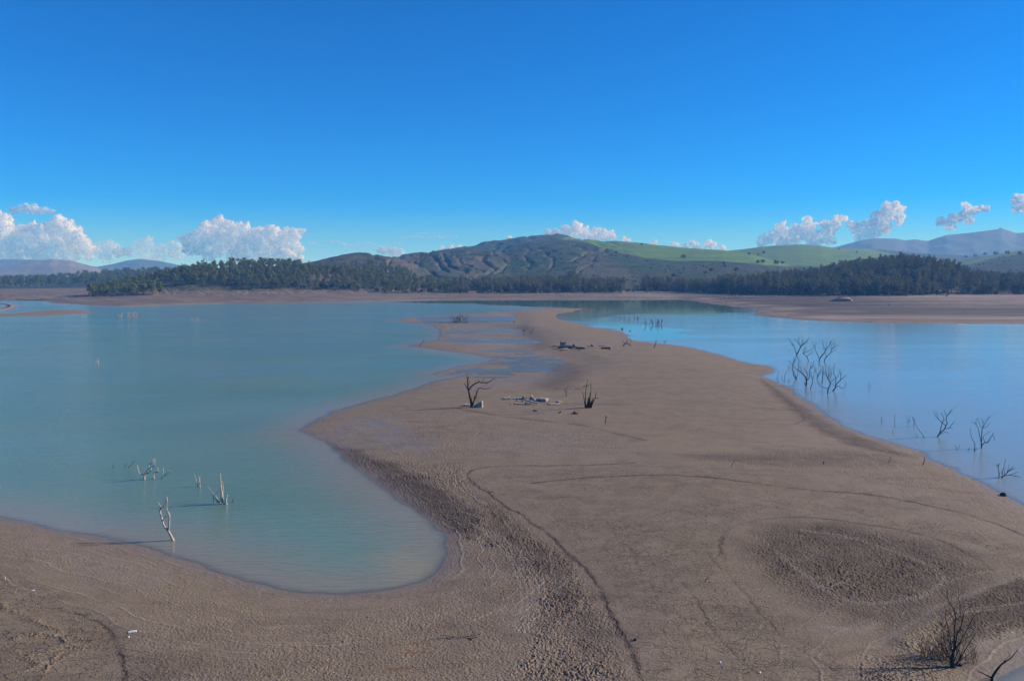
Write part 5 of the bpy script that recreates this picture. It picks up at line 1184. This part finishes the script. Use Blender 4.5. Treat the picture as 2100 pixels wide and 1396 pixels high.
# a mast on the far peak
p = np.array([(2043-W/2)/F*4500, 4500, float(z_at(np.array([2043.]), np.array([467.5]), np.array([4500.]))[0])])
V, Fc = [], []; tube(V, Fc, [(0, 0, -20), (0, 0, 3), (0, 0, 9)], [2.2, 1.8, 1.2], 8); tube(V, Fc, [(-4, 0, -20), (-4, 0, 0)], [3, 3], 6)
tag(obj('radio_mast', mesh_from('radio_mast', V, Fc, M_CONC), None, p), 'tiny mast on the highest point of the hazy right mountain', 'mast')
tick('ruins')
# ------------------------------------------------------------------ clouds (beyond the haze)
cm, nt = new_mat('cloud_vapour'); n = N(nt)
geo = n.n('ShaderNodeNewGeometry'); pos = geo.outputs['Position']
lw = n.n('ShaderNodeLayerWeight', {'Blend': 0.5}).outputs['Facing']
nz = n.noise(pos, 0.007, 4, 0.6)
op = n.math('MULTIPLY', n.rng(n.math('ADD', n.math('SUBTRACT', 1.0, lw), n.math('MULTIPLY', n.math('SUBTRACT', nz, 0.5), 1.0)), 0.16, 1.12), n.attr('dens'), clamp=True)
sb = n.n('ShaderNodeBsdfPrincipled', {'Base Color': (0.97, 0.97, 0.97, 1), 'Roughness': 1.0, 'Specular IOR Level': 0.0, 'Subsurface Weight': 1.0, 'Subsurface Radius': (1, 1, 1), 'Subsurface Scale': 260.0, 'Subsurface Anisotropy': 0.5})
tl = n.n('ShaderNodeBsdfTranslucent', {'Color': (0.97, 0.97, 0.97, 1)})
cl = n.n('ShaderNodeMixShader', {0: 0.35, 1: sb.outputs[0], 2: tl.outputs[0]})
n.out(n.n('ShaderNodeMixShader', {0: op, 1: n.n('ShaderNodeBsdfTransparent').outputs[0], 2: cl.outputs[0]}).outputs[0])
import bmesh
_bm = bmesh.new(); bmesh.ops.create_icosphere(_bm, subdivisions=3, radius=1.0)
ICO_V = np.array([v.co[:] for v in _bm.verts], np.float32); ICO_F = np.array([[v.index for v in f.verts] for f in _bm.faces], np.int32); _bm.free()
def cloud(label, lobes, D=14000.0, seed=1, dens=1.0, flat=1.0, npuff=9, depth=1.0):
    g = np.random.default_rng(seed); VV, FF = [], []; nv = 0
    c0 = np.mean([[l[0], l[1]] for l in lobes], 0); d0 = ray(*c0); C0 = np.array([0, 0, CAMZ])+d0*(D/d0[1])
    LC, LR, LD = [], [], []
    for (px, py, rp, *k) in lobes:
        d = ray(px, py); R0 = rp*D/F*1.12
        c = np.array([0, 0, CAMZ])+d*(D/d[1])+np.array([0, g.uniform(-.6, .6)*R0*depth, 0])-C0
        LC.append(c); LR.append(R0); LD.append(k[0] if k else 1.0)
        for i in range(npuff+1):
            if i == 0: pc, rr_ = c, R0*.88
            else:
                v = g.normal(size=3); v /= np.linalg.norm(v); pc = c+v*R0*np.array([.85, .8, .75*flat]); rr_ = R0*g.uniform(.25, .5)
            VV.append(ICO_V*rr_*np.array([1, 1, flat])+pc); FF.append(ICO_F+nv); nv += len(ICO_V)
    me = mesh_from('cloud_raw', np.vstack(VV), np.vstack(FF), cm, True)
    t = obj('cloud_raw', me); md = t.modifiers.new('r', 'REMESH'); md.mode = 'VOXEL'
    vs = max(7.0, min(14.0, np.median(LR)/9)); md.voxel_size = vs
    dg = C.evaluated_depsgraph_get(); dg.update()
    m2 = bpy.data.meshes.new_from_object(t.evaluated_get(dg)); bpy.data.objects.remove(t); bpy.data.meshes.remove(me)
    n_ = len(m2.vertices); co = np.empty(n_*3, np.float32); no = np.empty(n_*3, np.float32)
    m2.vertices.foreach_get('co', co); m2.vertex_normals.foreach_get('vector', no)
    co = co.reshape(-1, 3); no = no.reshape(-1, 3); s = np.median(LR)
    b1 = fbm3(co[:, 0]/(s*.55)+seed, co[:, 1]/(s*.55), co[:, 2]/(s*.55), 3, seed); b2 = np.abs(fbm3(co[:, 0]/(s*.22), co[:, 1]/(s*.22), co[:, 2]/(s*.22)+seed, 2, seed+50))
    co = co+no*(s*(.30*b1+.26*b2-.10))[:, None]
    LC = np.array(LC); w = np.zeros(n_); ws_ = np.zeros(n_)
    for c, r_, l in zip(LC, LR, LD):
        k = np.exp(-(((co-c)**2).sum(1))/(r_*1.1)**2)+1e-9; w += k*l; ws_ += k
    m2.name = 'cloud'; m2.vertices.foreach_set('co', co.ravel().astype(np.float32))
    m2.polygons.foreach_set('use_smooth', np.ones(len(m2.polygons), bool))
    at_ = m2.attributes.new('dens', 'FLOAT', 'POINT'); at_.data.foreach_set('value', (dens*w/ws_).astype(np.float32))
    m2.update()
    return tag(obj('cloud', m2, None, C0), label, 'cloud')
cloud('tall white cumulus bank at the left edge over the pale ridge', [(-20,452,22),(8,458,20),(15,480,28),(45,474,15),(75,468,13),(62,488,26),(95,478,24),(125,457,15),(140,470,18),(125,492,30),(165,490,18),(30,510,26,.8),(80,515,28,.8),(130,518,26,.7),(175,512,20,.6)], seed=1)
cloud('small flat grey cloud floating above the left cumulus bank', [(30,432,10),(48,428,13),(66,428,14),(86,431,11),(104,433,7)], seed=2, dens=.7, flat=.75, D=12500)
cloud('low broken grey blue clouds between the two left cumulus banks', [(200,510,14,.5),(222,505,14,.5),(245,519,11,1),(262,516,10,.6),(285,508,16,.5),(300,500,14,.5),(325,515,18,.5),(350,512,16,.5),(372,518,14,.5),(215,525,14,.5),(300,528,18,.45)], seed=3, dens=.9, D=15500)
cloud('big white cumulus bank rising over the left wooded headland', [(385,492,15),(402,488,14),(398,505,18),(430,470,18),(450,458,14),(458,478,24),(485,475,20),(505,485,22),(530,482,18),(555,478,17),(575,488,18),(600,482,15),(615,475,9,.7),(430,512,22,.8),(480,512,26,.8),(530,512,26,.8),(580,510,22,.8),(605,505,14,.7)], seed=4)
cloud('small bright puff under the right end of the big left cumulus', [(578,516,8),(590,519,8),(602,524,7),(618,530,7)], seed=5, D=12600)
cloud('long thin streaky grey cloud right of the big left cumulus', [(640+k*9, 497+4*math.sin(k*.9)+k*.35, 7+2*math.sin(k*1.7), .42) for k in range(22)]+[(700+k*11, 512+2*math.sin(k), 6, .35) for k in range(11)], seed=6, dens=.8, flat=.28, D=15000)
cloud('thin streak of cloud above the hill slope left of the summit', [(826+k*8, 486+1.5*math.sin(k*1.3), 6+1.5*math.sin(k*2.1), .42) for k in range(14)]+[(845+k*9, 478, 4, .32) for k in range(8)], seed=7, dens=.8, flat=.3, D=15000)
cloud('low pale cloud just above the brown hump left of the summit', [(785,514,9,.8),(805,516,9,.8),(820,516,8,.7)], seed=8, D=15000)
cloud('low sliver of white cloud behind the slope left of the summit', [(905,512,8),(925,510,8),(940,508,6)], seed=9, D=15000)
cloud('bright white cumulus peeking from behind the dark summit', [(1125,478,8),(1140,476,9),(1160,472,10),(1180,470,13),(1187,463,7),(1200,478,13),(1220,480,12),(1240,481,12),(1256,483,9),(1170,486,14),(1210,490,14)], seed=10)
cloud('small white puff just right of the summit cumulus', [(1280,491,6),(1288,493,5)], seed=11)
cloud('tiny white puff behind the left part of the green ridge', [(1341,496,5),(1343,499,5)], seed=12)
cloud('small double puff above the middle of the green ridge', [(1382,500,5),(1388,502,5)], seed=13)
cloud('row of low white puffs above the right part of the green ridge', [(1405,505,6),(1418,498,6),(1430,504,8),(1450,500,8),(1462,503,8),(1480,508,7)], seed=14)
cloud('tiny white puff above the left slope of the dark summit', [(1043,487,4),(1046,489,4)], seed=15)
cloud('left cumulus of the right group with a grey base', [(1568,492,14,.8),(1590,480,13),(1603,463,9),(1610,478,15),(1632,470,11),(1655,452,10),(1658,468,15),(1635,485,18,.9),(1670,482,14),(1690,462,11),(1700,475,12),(1718,452,9),(1728,449,8),(1712,465,9),(1605,496,16,.8),(1665,498,16,.8),(1700,490,13,.7)], seed=16)
cloud('tall cumulus tower in the middle of the right group', [(1748,462,10),(1762,470,13,.9),(1780,462,13),(1795,440,9),(1800,455,15),(1818,424,12),(1838,420,9),(1848,428,8),(1825,440,13),(1840,446,11),(1815,466,14),(1785,482,14,.7),(1760,486,12,.6),(1845,455,8)], seed=17)
cloud('small cumulus with a raised right puff over the hazy mountain', [(1930,455,9),(1945,458,11),(1960,448,11),(1975,442,11),(1985,422,9),(1995,432,9),(2012,428,6),(2024,427,6),(1985,453,9),(1950,464,9,.7)], seed=18)
cloud('white cumulus cut by the right edge of the photo', [(2082,412,9),(2090,404,8),(2104,410,12),(2098,425,11),(2120,418,14),(2085,428,9)], seed=19)
tick('clouds')
